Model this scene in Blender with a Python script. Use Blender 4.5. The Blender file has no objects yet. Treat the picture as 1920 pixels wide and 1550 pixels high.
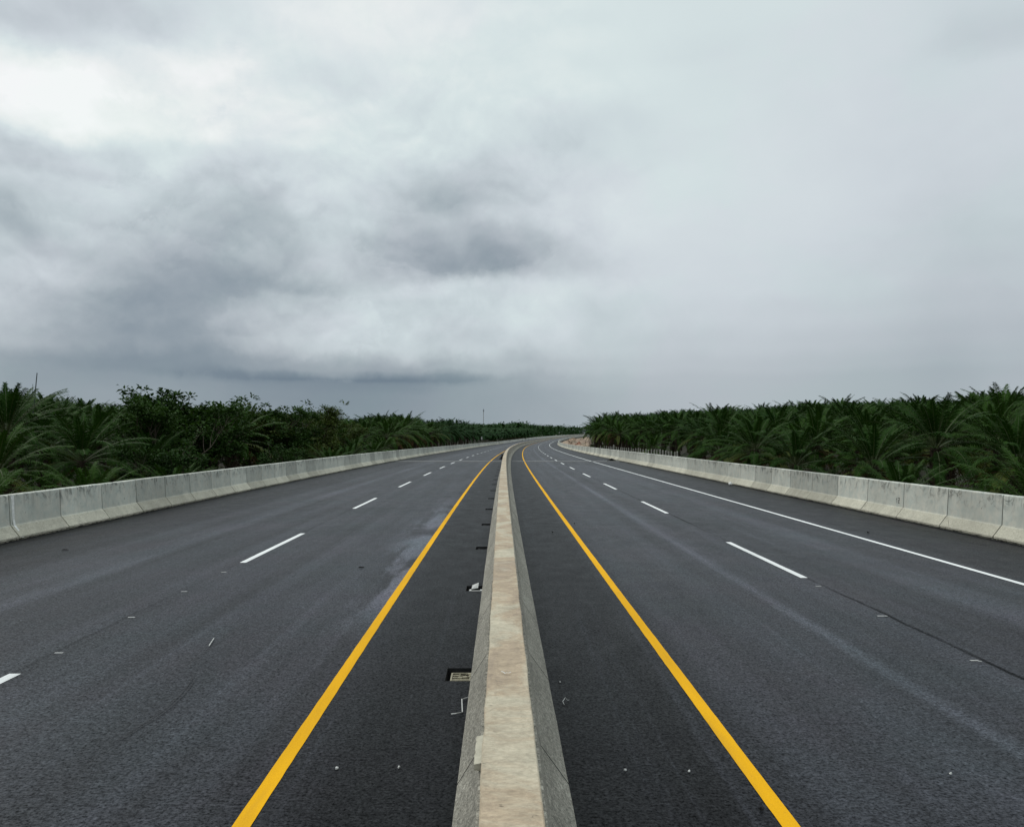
import bpy, math, random
from mathutils import Vector, Matrix, noise as mnoise
R = math.radians
rnd = random.Random(11)
scene = bpy.context.scene
col = scene.collection
CAMH = 2.594

# ------------------------------------------------------------------ helpers
class MB:
    """collects faces, builds ONE mesh object"""
    def __init__(s): s.v = []; s.f = []; s.m = []; s.uv = []
    def vert(s, p): s.v.append(tuple(p)); return len(s.v) - 1
    def face(s, idx, m=0, uv=None): s.f.append(tuple(idx)); s.m.append(m); s.uv.append(uv)
    def quad(s, a, b, c, d, m=0):
        n = len(s.v); s.v += [tuple(a), tuple(b), tuple(c), tuple(d)]; s.f.append((n, n+1, n+2, n+3)); s.m.append(m); s.uv.append(None)
    def tri(s, a, b, c, m=0):
        n = len(s.v); s.v += [tuple(a), tuple(b), tuple(c)]; s.f.append((n, n+1, n+2)); s.m.append(m); s.uv.append(None)
    def tube(s, pts, rad, n=6, m=0, cap=True):
        rings = []
        for i, p in enumerate(pts):
            p = Vector(p)
            t = (Vector(pts[min(i+1, len(pts)-1)]) - Vector(pts[max(i-1, 0)])).normalized()
            a = t.cross(Vector((0, 0, 1)))
            if a.length < .05: a = t.cross(Vector((1, 0, 0)))
            a.normalize(); b = a.cross(t).normalized()
            r = rad[i] if hasattr(rad, '__len__') else rad
            rings.append([s.vert(p + a*(r*math.cos(2*math.pi*k/n)) + b*(r*math.sin(2*math.pi*k/n))) for k in range(n)])
        for i in range(len(rings)-1):
            for k in range(n):
                s.face((rings[i][k], rings[i][(k+1) % n], rings[i+1][(k+1) % n], rings[i+1][k]), m)
        if cap:
            s.face(rings[0][::-1], m); s.face(rings[-1], m)
    def box(s, c, d, m=0, rot=None):
        n = len(s.v); c = Vector(c)
        for x in (-.5, .5):
            for y in (-.5, .5):
                for z in (-.5, .5):
                    q = Vector((x*d[0], y*d[1], z*d[2]))
                    if rot is not None: q = rot @ q
                    s.v.append(tuple(c + q))
        for q in ((0,1,3,2), (4,6,7,5), (0,4,5,1), (2,3,7,6), (0,2,6,4), (1,5,7,3)):
            s.face([n+k for k in q], m)
    def mesh(s, name, mats, smooth=False):
        me = bpy.data.meshes.new(name); me.from_pydata(s.v, [], s.f)
        for mt in (mats if isinstance(mats, (list, tuple)) else [mats]): me.materials.append(mt)
        me.polygons.foreach_set('material_index', s.m)
        if smooth: me.polygons.foreach_set('use_smooth', [True]*len(s.f))
        if any(u is not None for u in s.uv):
            lay = me.uv_layers.new(name='metres'); li = 0
            for f, u in zip(s.f, s.uv):
                for k in range(len(f)):
                    lay.data[li].uv = u[k] if u else (0, 0); li += 1
        me.update(); return me
    def build(s, name, mats, parent=None, smooth=False):
        return link(name, s.mesh(name, mats, smooth), parent)
def link(name, me, parent=None):
    o = bpy.data.objects.new(name, me); col.objects.link(o)
    if parent is not None: o.parent = parent
    return o
def tag(o, label=None, cat=None, group=None, kind=None):
    if label: o['label'] = label
    if cat: o['category'] = cat
    if group: o['group'] = group
    if kind: o['kind'] = kind
    return o
def empty(name, loc, rz=0): 
    o = bpy.data.objects.new(name, None); col.objects.link(o); o.location = loc; o.rotation_euler = (0, 0, rz); o.empty_display_size = .2
    return o
ORD = ['first','second','third','fourth','fifth','sixth','seventh','eighth','ninth','tenth','eleventh','twelfth','thirteenth','fourteenth','fifteenth','sixteenth']

# ------------------------------------------------------------------ road alignment
KS = [0, 50, 100, 150, 200, 260, 330, 420, 520, 650, 900, 1500]
KV = [.1152, .1937, .2937, .1357, .2058, .2154, .258, .1872, .2611, .2522, .2428, .2428]
ZV = [0, -.034, -.23, -.497, -.69, -.876, -1.006, -.892, -.391, .481, 2.24, 6.1]
def interp(x, xs, ys):
    if x <= xs[0]: return ys[0]
    for i in range(len(xs)-1):
        if x <= xs[i+1]:
            t = (x-xs[i])/(xs[i+1]-xs[i]); return ys[i]*(1-t)+ys[i+1]*t
    return ys[-1]
def smooth_z(s):
    return sum(interp(s+d, KS, ZV) for d in (-24, -12, 0, 12, 24))/5 if s > 30 else interp(s, KS, ZV)
TAB = []; _x, _y, _t = .11788, 0., -.0139975
for i in range(0, 1502):
    TAB.append((_x, _y, _t, smooth_z(i)))
    k = interp(i+.5, KS, KV)*1e-3
    _t += k; _x += math.sin(_t); _y += math.cos(_t)
def road(s):
    if s <= 0:
        x, y, t, z = TAB[0]; return x+s*math.sin(t), s*math.cos(t), t, z
    i = min(int(s), 1500); f = s-i; a, b = TAB[i], TAB[i+1]
    return tuple(a[k]*(1-f)+b[k]*f for k in range(4))
def P(s, off, z=0.):
    x, y, t, zz = road(s)
    return (x+off*math.cos(t), y-off*math.sin(t), zz+z)
def to_so(x, y):
    s = y
    for _ in range(3):
        rx, ry, t, _z = road(s)
        s += (x-rx)*math.sin(t)+(y-ry)*math.cos(t)
    rx, ry, t, _z = road(s)
    return s, (x-rx)*math.cos(t)-(y-ry)*math.sin(t)
def px(p):
    return 960+1520*p[0]/p[1], 816.2-1520*(p[2]-CAMH)/p[1]

# ------------------------------------------------------------------ materials
class NT:
    def __init__(s, nt): s.t = nt; s.n = nt.nodes; s.l = nt.links
    def new(s, typ, **kw):
        n = s.n.new(typ)
        for k, v in kw.items(): setattr(n, k, v)
        return n
    def set(s, sock, v):
        if isinstance(v, bpy.types.NodeSocket): s.l.new(v, sock)
        else: sock.default_value = v
    def math(s, op, a, b=None, c=None, clamp=False):
        n = s.new('ShaderNodeMath', operation=op, use_clamp=clamp); s.set(n.inputs[0], a)
        if b is not None: s.set(n.inputs[1], b)
        if c is not None: s.set(n.inputs[2], c)
        return n.outputs[0]
    def mix(s, f, a, b, blend='MIX'):
        n = s.new('ShaderNodeMix', data_type='RGBA', blend_type=blend)
        s.set(n.inputs['Factor'], f); s.set(n.inputs[6], a); s.set(n.inputs[7], b); return n.outputs[2]
    def noise(s, vec, scale, detail=4, rough=.55, dist=0., out=0):
        n = s.new('ShaderNodeTexNoise'); s.set(n.inputs['Vector'], vec)
        n.inputs['Scale'].default_value = scale; n.inputs['Detail'].default_value = detail
        n.inputs['Roughness'].default_value = rough; n.inputs['Distortion'].default_value = dist
        return n.outputs[out]
    def ramp(s, f, stops, interp='LINEAR'):
        n = s.new('ShaderNodeValToRGB'); s.set(n.inputs[0], f); cr = n.color_ramp; cr.interpolation = interp
        while len(cr.elements) < len(stops): cr.elements.new(.5)
        for e, (p, c) in zip(cr.elements, stops):
            e.position = p
        for e, (p, c) in zip(cr.elements, stops):
            e.color = (c, c, c, 1) if not hasattr(c, '__len__') else (*c, 1)
        return n.outputs[0]
    def mr(s, v, a, b, c=0., d=1., smooth=False):
        n = s.new('ShaderNodeMapRange', interpolation_type='SMOOTHSTEP' if smooth else 'LINEAR', clamp=True)
        s.set(n.inputs[0], v); n.inputs[1].default_value = a; n.inputs[2].default_value = b
        n.inputs[3].default_value = c; n.inputs[4].default_value = d; return n.outputs[0]
    def vscale(s, v, sc, off=(0, 0, 0)):
        n = s.new('ShaderNodeMapping'); s.set(n.inputs[0], v); n.inputs['Scale'].default_value = sc; n.inputs['Location'].default_value = off
        return n.outputs[0]
    def sep(s, v):
        n = s.new('ShaderNodeSeparateXYZ'); s.set(n.inputs[0], v); return n.outputs
    def comb(s, x, y, z):
        n = s.new('ShaderNodeCombineXYZ'); s.set(n.inputs[0], x); s.set(n.inputs[1], y); s.set(n.inputs[2], z); return n.outputs[0]
    def bump(s, h, strength, dist=.01, normal=None):
        n = s.new('ShaderNodeBump'); s.set(n.inputs['Height'], h); n.inputs['Strength'].default_value = strength; n.inputs['Distance'].default_value = dist
        if normal is not None: s.set(n.inputs['Normal'], normal)
        return n.outputs[0]
def mat(name):
    m = bpy.data.materials.new(name); m.use_nodes = True; nt = NT(m.node_tree)
    b = m.node_tree.nodes['Principled BSDF']; return m, nt, b
def V4(r, g, b): return (r, g, b, 1)
def gauss_band(nt, x, c, w):
    d = nt.math('DIVIDE', nt.math('SUBTRACT', x, c), w)
    return nt.math('POWER', 2.718, nt.math('MULTIPLY', nt.math('MULTIPLY', d, d), -1.))

def m_asphalt():
    m, nt, b = mat('asphalt')
    uv = nt.new('ShaderNodeUVMap'); u, v, _ = nt.sep(uv.outputs[0])
    U = uv.outputs[0]
    au = nt.math('ABSOLUTE', u)
    big = nt.noise(U, .16, 5, .6, .4)
    streak = nt.noise(nt.vscale(U, (1.6, .028, 1)), 1.0, 5, .6)
    streak2 = nt.noise(nt.vscale(U, (6., .06, 1), (3, 1, 0)), 1.0, 4, .6)
    mott = nt.noise(nt.vscale(U, (1, .6, 1)), 2.2, 5, .7)
    grain = nt.noise(U, 36, 3, .8)
    grain2 = nt.noise(U, 13, 4, .8)
    grain3 = nt.noise(nt.vscale(U, (4.5, 7, 1)), 1., 5, .7)
    # dusty running lanes, newer darker strips beside the median and outside the edge line
    lane = nt.math('MULTIPLY', nt.mr(au, 1.3, 2.5, 0, 1, True), nt.mr(au, 9.7, 8.7, .35, 1, True))
    lane = nt.math('MULTIPLY', lane, nt.mr(big, .3, .68, .62, 1.12))
    val = nt.math('MULTIPLY_ADD', lane, .0200, .0042)
    val = nt.math('MULTIPLY', val, nt.mr(streak, .32, .68, .5, 1.55))
    val = nt.math('MULTIPLY', val, nt.mr(mott, .25, .75, .82, 1.18))
    # pale wheel streaks
    w1 = nt.math('MULTIPLY', gauss_band(nt, u, 4.12, .13), nt.mr(nt.noise(nt.vscale(U, (1.2, .12, 1), (7, 2, 0)), 1., 3), .35, .62, .22, .7))
    w2 = nt.math('MULTIPLY', gauss_band(nt, u, 7.4, .35), nt.mr(nt.noise(nt.vscale(U, (1.2, .1, 1), (1, 6, 0)), 1., 3), .4, .7, 0, .45))
    w3 = nt.math('MULTIPLY', gauss_band(nt, u, -7.7, .3), nt.mr(nt.noise(nt.vscale(U, (1.2, .1, 1), (4, 9, 0)), 1., 3), .4, .7, 0, .5))
    ws = nt.math('ADD', nt.math('ADD', w1, w2), w3)
    ws = nt.math('ADD', ws, nt.mr(streak2, .6, .85, 0, .3))
    val = nt.math('MULTIPLY_ADD', ws, .060, val)
    # paving joints under the lane lines
    wob = nt.math('MULTIPLY_ADD', nt.noise(nt.vscale(U, (0, .7, 0)), 1., 4), .12, -.06)
    jo = nt.math('SUBTRACT', nt.math('ADD', au, wob), 5.47)
    j = nt.math('MULTIPLY', nt.mr(nt.math('ABSOLUTE', jo), .012, .055, 1, 0, True), nt.mr(nt.noise(nt.vscale(U, (.3, .35, 1)), 1., 4), .35, .6, .3, 1.))
    j = nt.math('MULTIPLY', j, nt.mr(u, -1, 1, .35, 1.))
    val = nt.math('MULTIPLY', val, nt.math('SUBTRACT', 1., nt.math('MULTIPLY', j, .85)))
    # pale dust blown against the left yellow line
    dn = nt.noise(nt.vscale(U, (1.1, .22, 1), (2.3, 5.1, 0)), 1., 6, .62, .6)
    db = nt.math('MULTIPLY', nt.mr(u, -3.0, -2.1, 0, 1, True), nt.mr(u, -1.78, -1.84, 0, 1))
    db = nt.math('MULTIPLY', db, nt.math('MULTIPLY', nt.mr(v, 10, 14, 0, 1, True), nt.mr(v, 24, 36, 1, .15, True)))
    dust = nt.math('MULTIPLY', db, nt.mr(dn, .42, .58, 0, 1, True))
    val = nt.math('MULTIPLY_ADD', dust, .075, val)
    # tar-dark strip against the median foot
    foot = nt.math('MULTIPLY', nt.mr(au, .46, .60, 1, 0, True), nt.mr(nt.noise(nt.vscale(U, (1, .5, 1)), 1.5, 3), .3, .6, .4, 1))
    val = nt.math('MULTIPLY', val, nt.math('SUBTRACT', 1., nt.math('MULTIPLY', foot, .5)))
    # old drips and scuffs
    drip = nt.mr(nt.noise(nt.vscale(U, (2.2, .9, 1), (11, 3, 0)), 1., 6, .7, .4), .62, .74, 0, .38)
    val = nt.math('MULTIPLY', val, nt.math('SUBTRACT', 1., drip))
    # stone grain
    g = nt.math('MULTIPLY', nt.mr(grain, .34, .68, .25, 1.85), nt.mr(grain2, .32, .70, .5, 1.55))
    g = nt.math('MULTIPLY', g, nt.mr(grain3, .3, .7, .8, 1.2))
    val = nt.math('MULTIPLY', val, g)
    chip = nt.mr(nt.noise(U, 140, 1, .5), .74, .80, 0, .05)
    val = nt.math('ADD', val, chip)
    hue = nt.mix(nt.mr(nt.noise(U, .35, 4, .6), .38, .62), V4(.95, .96, 1.22), V4(.84, .99, 1.18))
    hue = nt.mix(nt.mr(nt.noise(nt.vscale(U, (1, .3, 1), (9, 4, 0)), .8, 4, .6), .5, .7, 0, .6), hue, V4(1.05, .92, 1.16))
    c = nt.mix(1., hue, nt.comb(val, val, val), 'MULTIPLY')
    nt.set(b.inputs['Base Color'], c)
    nt.set(b.inputs['Roughness'], nt.mr(mott, .2, .8, .40, .56))
    nt.set(b.inputs['Specular IOR Level'], nt.math('MULTIPLY', nt.mr(grain, .36, .66, .02, .27), nt.math('MULTIPLY', nt.mr(grain2, .34, .66, .5, 1.3), nt.math('MULTIPLY', nt.math('SUBTRACT', 1., nt.math('MULTIPLY', j, .8)), nt.mr(lane, 0, 1, .62, .95)))))
    h = nt.math('ADD', nt.math('MULTIPLY', grain, .7), grain2)
    nt.set(b.inputs['Normal'], nt.bump(h, .4, .007))
    return m

def m_concrete(name, base, rough_low=True, dark=.5):
    m, nt, b = mat(name)
    tc = nt.new('ShaderNodeTexCoord'); oi = nt.new('ShaderNodeObjectInfo')
    O = nt.new('ShaderNodeVectorMath', operation='ADD'); nt.l.new(tc.outputs['Object'], O.inputs[0])
    rv = nt.math('MULTIPLY', oi.outputs['Random'], 91.)
    nt.l.new(nt.comb(rv, rv, 0), O.inputs[1]); C = O.outputs[0]
    x, y, z = nt.sep(tc.outputs['Object'])
    cloud = nt.noise(C, 1.1, 5, .6, .3)
    cloud2 = nt.noise(C, 4.5, 5, .65, .5)
    run = nt.noise(nt.vscale(C, (9, 9, .5)), 1., 4, .6)
    topm = nt.mr(z, .62, 1.12, 0, 1, True)
    low = nt.mr(z, .40, .33, 0, 1)
    blot = nt.math('MULTIPLY', nt.mr(nt.noise(C, 2.1, 7, .7, 1.4), .49, .62, 0, 1, True), nt.math('MULTIPLY_ADD', topm, .75, .18))
    stain = nt.math('MULTIPLY', nt.mr(run, .5, .75, 0, .7), topm)
    st = nt.math('ADD', blot, stain, clamp=True)
    spot = nt.mr(nt.noise(C, 7., 3, .6), .68, .73, 0, .65)
    k = nt.math('MULTIPLY', nt.mr(cloud, .3, .7, .86, 1.1), nt.mr(cloud2, .3, .7, .92, 1.07))
    k = nt.math('MULTIPLY', k, nt.math('SUBTRACT', 1., nt.math('MULTIPLY', st, dark)))
    k = nt.math('MULTIPLY', k, nt.math('SUBTRACT', 1., spot))
    k = nt.math('MULTIPLY', k, nt.mr(oi.outputs['Random'], 0, 1, .74, 1.10))
    pit = nt.noise(C, 26, 4, .75)
    pit2 = nt.noise(C, 60, 3, .7)
    k = nt.math('MULTIPLY', k, nt.math('MULTIPLY_ADD', low, nt.math('MULTIPLY_ADD', nt.mr(pit, .3, .7, 0, 1), .5, -.25), 1.))
    hue = nt.mix(nt.mr(cloud2, .35, .65), V4(.95, 1.0, .98), V4(1.03, 1.0, .94))
    hue = nt.mix(low, hue, V4(.93, .88, .77))
    # weather stains at the toe
    toe = nt.math('MULTIPLY', nt.mr(z, .10, .03, 0, 1), nt.mr(nt.noise(nt.vscale(C, (1, 1, 2)), 5., 4, .7), .48, .6, 0, .75))
    k = nt.math('MULTIPLY', k, nt.math('SUBTRACT', 1., toe))
    c = nt.mix(1., hue, V4(*base), 'MULTIPLY'); c = nt.mix(1., c, nt.comb(k, k, k), 'MULTIPLY')
    nt.set(b.inputs['Base Color'], c); b.inputs['Roughness'].default_value = .9; b.inputs['Specular IOR Level'].default_value = .25
    h = nt.math('ADD', nt.math('MULTIPLY', nt.math('ADD', pit, pit2), nt.math('MULTIPLY_ADD', low, .9, .12)), nt.math('MULTIPLY', cloud2, .2))
    nt.set(b.inputs['Normal'], nt.bump(h, .5, .02))
    return m
def m_median_side():
    m, nt, b = mat('median_side_concrete')
    uv = nt.new('ShaderNodeUVMap'); U = uv.outputs[0]
    hand = nt.noise(nt.vscale(U, (26, 18, 1)), 1., 5, .8, .8)
    pit = nt.noise(U, 55, 3, .8)
    big = nt.noise(nt.vscale(U, (2, .5, 1)), 1., 5, .6)
    k = nt.math('MULTIPLY', nt.mr(hand, .32, .68, .42, 1.45), nt.mr(big, .3, .7, .68, 1.2))
    k = nt.math('MULTIPLY', k, nt.mr(pit, .33, .67, .5, 1.5))
    nt.set(b.inputs['Base Color'], nt.mix(1., V4(.31, .295, .25), nt.comb(k, k, k), 'MULTIPLY'))
    b.inputs['Roughness'].default_value = .92; b.inputs['Specular IOR Level'].default_value = .2
    nt.set(b.inputs['Normal'], nt.bump(nt.math('ADD', hand, nt.math('MULTIPLY', pit, .5)), .8, .03))
    return m
def m_cap():
    m, nt, b = mat('median_cap_concrete')
    uv = nt.new('ShaderNodeUVMap'); U = uv.outputs[0]
    band = nt.noise(nt.vscale(U, (2.2, .9, 1)), 1., 6, .66, .9)
    trowel = nt.noise(nt.vscale(U, (11, 9, 1)), 1., 7, .72, .9)
    fine = nt.noise(nt.vscale(U, (60, 50, 1)), 1., 3, .75)
    c = nt.ramp(band, [(.34, (.41, .375, .285)), (.46, (.41, .36, .27)), (.54, (.36, .285, .20)), (.60, (.31, .245, .18)), (.70, (.39, .355, .275))])
    k = nt.math('MULTIPLY', nt.mr(trowel, .3, .7, .74, 1.18), nt.mr(fine, .3, .7, .8, 1.18))
    spot = nt.math('MULTIPLY', nt.mr(nt.noise(nt.vscale(U, (26, 20, 1)), 1., 3, .6), .66, .71, 1, .5), nt.mr(nt.noise(nt.vscale(U, (3, 1.3, 1), (5, 5, 0)), 1., 7, .72, .8), .55, .72, 1., .72))
    k = nt.math('MULTIPLY', k, spot)
    nt.set(b.inputs['Base Color'], nt.mix(1., c, nt.comb(k, k, k), 'MULTIPLY'))
    b.inputs['Roughness'].default_value = .88; b.inputs['Specular IOR Level'].default_value = .25
    nt.set(b.inputs['Normal'], nt.bump(nt.math('ADD', trowel, nt.math('MULTIPLY', fine, .4)), .5, .015))
    return m
def m_paint(name, rgb, wear=.25):
    m, nt, b = mat(name)
    uv = nt.new('ShaderNodeUVMap'); U = uv.outputs[0]
    n1 = nt.noise(nt.vscale(U, (3, .3, 1)), 1., 5, .6); n2 = nt.noise(U, 70, 3, .7)
    k = nt.math('MULTIPLY', nt.mr(n1, .3, .7, 1-wear, 1.04), nt.mr(n2, .3, .72, .88, 1.08))
    nt.set(b.inputs['Base Color'], nt.mix(1., V4(*rgb), nt.comb(k, k, k), 'MULTIPLY'))
    tyre = nt.mr(nt.noise(nt.vscale(U, (5, .5, 1), (3, 7, 0)), 1., 6, .68), .52, .72, 0, .35)
    hole = nt.mr(nt.noise(U, 40, 3, .8), .64, .70, 0, .7)
    dirt = nt.math('MAXIMUM', tyre, hole)
    nt.set(b.inputs['Base Color'], nt.mix(nt.math('MULTIPLY', dirt, wear*2.4, clamp=True), b.inputs['Base Color'].links[0].from_socket, V4(.05, .05, .052)))
    b.inputs['Roughness'].default_value = .8; b.inputs['Specular IOR Level'].default_value = .1
    nt.set(b.inputs['Normal'], nt.bump(n2, .5, .006))
    return m
def m_leaf(name, lo, hi, trans=.22, gloss=.4):
    m, nt, b = mat(name)
    tc = nt.new('ShaderNodeTexCoord'); oi = nt.new('ShaderNodeObjectInfo'); ge = nt.new('ShaderNodeNewGeometry')
    n = nt.noise(tc.outputs['Object'], .9, 3, .6)
    f = nt.math('ADD', nt.math('MULTIPLY', ge.outputs['Random Per Island'], .22), nt.math('MULTIPLY', n, .72))
    f = nt.math('ADD', f, nt.math('MULTIPLY_ADD', oi.outputs['Random'], .36, -.18), clamp=True)
    c = nt.mix(f, V4(*lo), V4(*hi))
    nt.set(b.inputs['Base Color'], c); b.inputs['Roughness'].default_value = .6; b.inputs['Specular IOR Level'].default_value = gloss*.35
    tr = nt.new('ShaderNodeBsdfTranslucent'); nt.l.new(nt.mix(1., c, V4(1.1, 1.25, .5), 'MULTIPLY'), tr.inputs[0])
    mx = nt.new('ShaderNodeMixShader'); mx.inputs[0].default_value = trans
    nt.l.new(b.outputs[0], mx.inputs[1]); nt.l.new(tr.outputs[0], mx.inputs[2])
    nt.l.new(mx.outputs[0], m.node_tree.nodes['Material Output'].inputs[0])
    return m
def m_simple(name, rgb, rough=.8, var=.3, scale=6., spec=.3, bump=.3, metal=0.):
    m, nt, b = mat(name)
    tc = nt.new('ShaderNodeTexCoord'); n = nt.noise(tc.outputs['Object'], scale, 5, .65)
    k = nt.mr(n, .28, .72, 1-var, 1+var)
    nt.set(b.inputs['Base Color'], nt.mix(1., V4(*rgb), nt.comb(k, k, k), 'MULTIPLY'))
    b.inputs['Roughness'].default_value = rough; b.inputs['Specular IOR Level'].default_value = spec; b.inputs['Metallic'].default_value = metal
    nt.set(b.inputs['Normal'], nt.bump(n, bump, .03)); return m
def m_ground():
    m, nt, b = mat('plantation_ground')
    ge = nt.new('ShaderNodeNewGeometry'); Pn = ge.outputs['Position']
    a = nt.noise(Pn, .12, 5, .6); c2 = nt.noise(Pn, 1.6, 5, .7)
    c = nt.ramp(a, [(.35, (.026, .022, .013)), (.5, (.034, .028, .015)), (.6, (.020, .030, .010)), (.75, (.017, .027, .009))])
    k = nt.mr(c2, .3, .7, .6, 1.35)
    nt.set(b.inputs['Base Color'], nt.mix(1., c, nt.comb(k, k, k), 'MULTIPLY')); b.inputs['Roughness'].default_value = .95
    nt.set(b.inputs['Normal'], nt.bump(c2, .6, .2)); return m
def m_earth():
    m, nt, b = mat('bare_earth')
    ge = nt.new('ShaderNodeNewGeometry'); Pn = ge.outputs['Position']
    a = nt.noise(nt.vscale(Pn, (.10, .04, .9)), 1., 5, .62, .5); f = nt.noise(Pn, 1.4, 5, .7)
    c = nt.ramp(a, [(.3, (.10, .058, .038)), (.45, (.20, .135, .09)), (.52, (.31, .23, .16)), (.6, (.07, .055, .035)), (.72, (.25, .175, .12))])
    k = nt.mr(f, .3, .7, .6, 1.25)
    nt.set(b.inputs['Base Color'], nt.mix(1., c, nt.comb(k, k, k), 'MULTIPLY')); b.inputs['Roughness'].default_value = .95
    nt.set(b.inputs['Normal'], nt.bump(f, .7, .3)); return m

ASPH = m_asphalt()
CONC = m_concrete('weathered_concrete', (.47, .475, .44), dark=.60)
MSIDE = m_median_side(); CAP = m_cap()
WHITE = m_paint('white_paint', (.70, .71, .70), .2); WORN = m_paint('worn_white_paint', (.42, .42, .41), .3); YELLOW = m_paint('yellow_paint', (.72, .37, .005), .2)
PALM = m_leaf('palm_leaf', (.005, .019, .004), (.034, .074, .011), .09, .07)
PALM2 = m_leaf('yellow_palm_leaf', (.040, .060, .012), (.085, .095, .024), .10, .16)
RACH = m_simple('palm_midrib', (.045, .060, .018), .6, .25, 4)
DRY = m_leaf('dry_frond', (.030, .018, .009), (.085, .048, .020), .08, .12)
BARKP = m_simple('palm_trunk', (.035, .026, .018), .95, .45, 5, .15, .8)
LEAFA = m_leaf('broad_leaf_dark', (.012, .030, .008), (.044, .086, .020), .14, .14)
LEAFB = m_leaf('broad_leaf_olive', (.026, .042, .010), (.070, .094, .022), .12, .16)
LEAFU = m_leaf('undergrowth_leaf', (.010, .018, .006), (.030, .040, .012), .05, .1)
BARK = m_simple('bark', (.075, .062, .048), .95, .4, 7, .15, .8)
FAR = m_leaf('far_leaf', (.009, .026, .009), (.028, .060, .019), .08, .08)
GROUND = m_ground(); EARTH = m_earth()
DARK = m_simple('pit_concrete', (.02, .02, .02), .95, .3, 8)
STEEL = m_simple('galvanised_steel', (.30, .27, .19), .55, .35, 25, .4, .3, .3)
SCRAP = m_simple('white_plastic', (.50, .50, .48), .6, .15, 20)
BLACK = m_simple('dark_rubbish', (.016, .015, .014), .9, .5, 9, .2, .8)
STICK = m_simple('dry_stick', (.2, .16, .11), .9, .3, 10)
POSTC = m_simple('post_concrete', (.26, .25, .22), .9, .3, 5)
POLE = m_simple('dark_pole', (.035, .04, .042), .7, .3, 3)
RUST = m_simple('excavated_clay', (.20, .095, .06), .95, .4, 1.2, .2, .9)
RUBBER = m_simple('tyre_rubber_trace', (.022, .023, .026), .8, .3, 8)
JOINT = m_simple('joint_filler', (.20, .20, .195), .85, .25, 9)

# ------------------------------------------------------------------ world and light
SX = [0,100,200,300,400,500,600,700,800,900,1000,1150,1300,1500,1700,1850]
SKY = [
(-40,[208,208,206,208,214,220,224,228,226,222,222,216,213,212,209,206]),
(30, [212,208,203,206,212,220,225,230,228,220,224,216,212,212,208,204]),
(100,[208,204,200,203,212,222,222,226,226,222,224,220,210,208,206,198]),
(165,[204,208,214,226,238,226,214,216,222,224,222,222,210,208,206,190]),
(230,[243,240,230,224,230,234,226,222,220,214,208,208,214,207,204,200]),
(290,[232,240,243,240,238,226,230,224,218,210,206,207,213,206,202,200]),
(340,[190,196,216,232,222,212,222,216,204,206,208,208,212,206,200,198]),
(400,[188,194,202,214,200,196,206,206,186,196,206,209,210,206,200,194]),
(450,[178,188,200,198,190,188,204,194,176,170,188,206,208,205,198,190]),
(495,[188,178,188,192,178,186,196,194,178,160,176,203,206,203,195,185]),
(545,[198,193,182,174,172,172,180,202,206,206,204,202,203,200,192,182]),
(600,[194,188,174,160,168,180,193,200,204,203,200,198,198,194,186,176]),
(650,[182,172,162,156,162,178,188,194,197,194,188,190,190,187,178,168]),
(690,[156,150,142,140,148,156,162,160,160,172,178,183,183,180,172,164]),
(714,[148,147,144,141,138,133,129,127,131,152,168,176,178,175,168,160]),
(745,[148,149,149,148,144,136,134,135,140,150,160,170,176,174,168,162]),
(800,[152,152,150,148,145,141,138,138,142,149,158,168,174,172,166,162])]
SUN_EL, SUN_AZ = R(46), R(-62)      # azimuth measured from +Y towards +X
CLOUDS = [(845,476,170,42,-12,.4),(915,498,90,18,-7,.45),(740,385,130,34,-12,.5),(690,537,48,15,-12,.6),(575,548,70,16,-16,.45),
(90,345,190,42,-20,.35),(40,455,170,36,-18,.5),(190,500,150,30,-12,.6),(430,385,120,66,-13,.35),(455,500,130,46,-16,.5),(300,590,260,58,-16,.6),(260,655,250,40,-10,.7),
(640,708,300,13,-16,.6),(250,694,260,16,-10,.7),(455,632,30,9,-12,.5),(60,235,150,42,12,.5),(200,275,210,36,12,.5),(380,150,70,44,14,.5),(660,110,160,60,8,.7),
(560,395,28,36,14,.5),(560,615,190,50,9,.6),(60,570,130,40,9,.7),(960,545,200,22,9,.7),(230,70,150,55,-10,.5),(60,130,110,28,-12,.5),(760,110,120,22,-6,.6),(520,150,150,30,-6,.6),
(1230,110,160,26,-6,.6),(1130,235,130,36,-6,.6),(1860,145,80,50,-10,.6),(1240,340,90,22,4,.6),(1040,425,60,26,8,.5),(1060,470,40,30,-8,.5),
(120,392,200,66,-12,.14),(430,405,150,80,-11,.14),(865,452,180,58,-13,.15),(560,618,150,66,10,.16),(250,560,190,60,-8,.18),(760,372,110,26,-8,.16),(300,205,150,50,8,.18),(650,708,250,10,-12,.25)]
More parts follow.
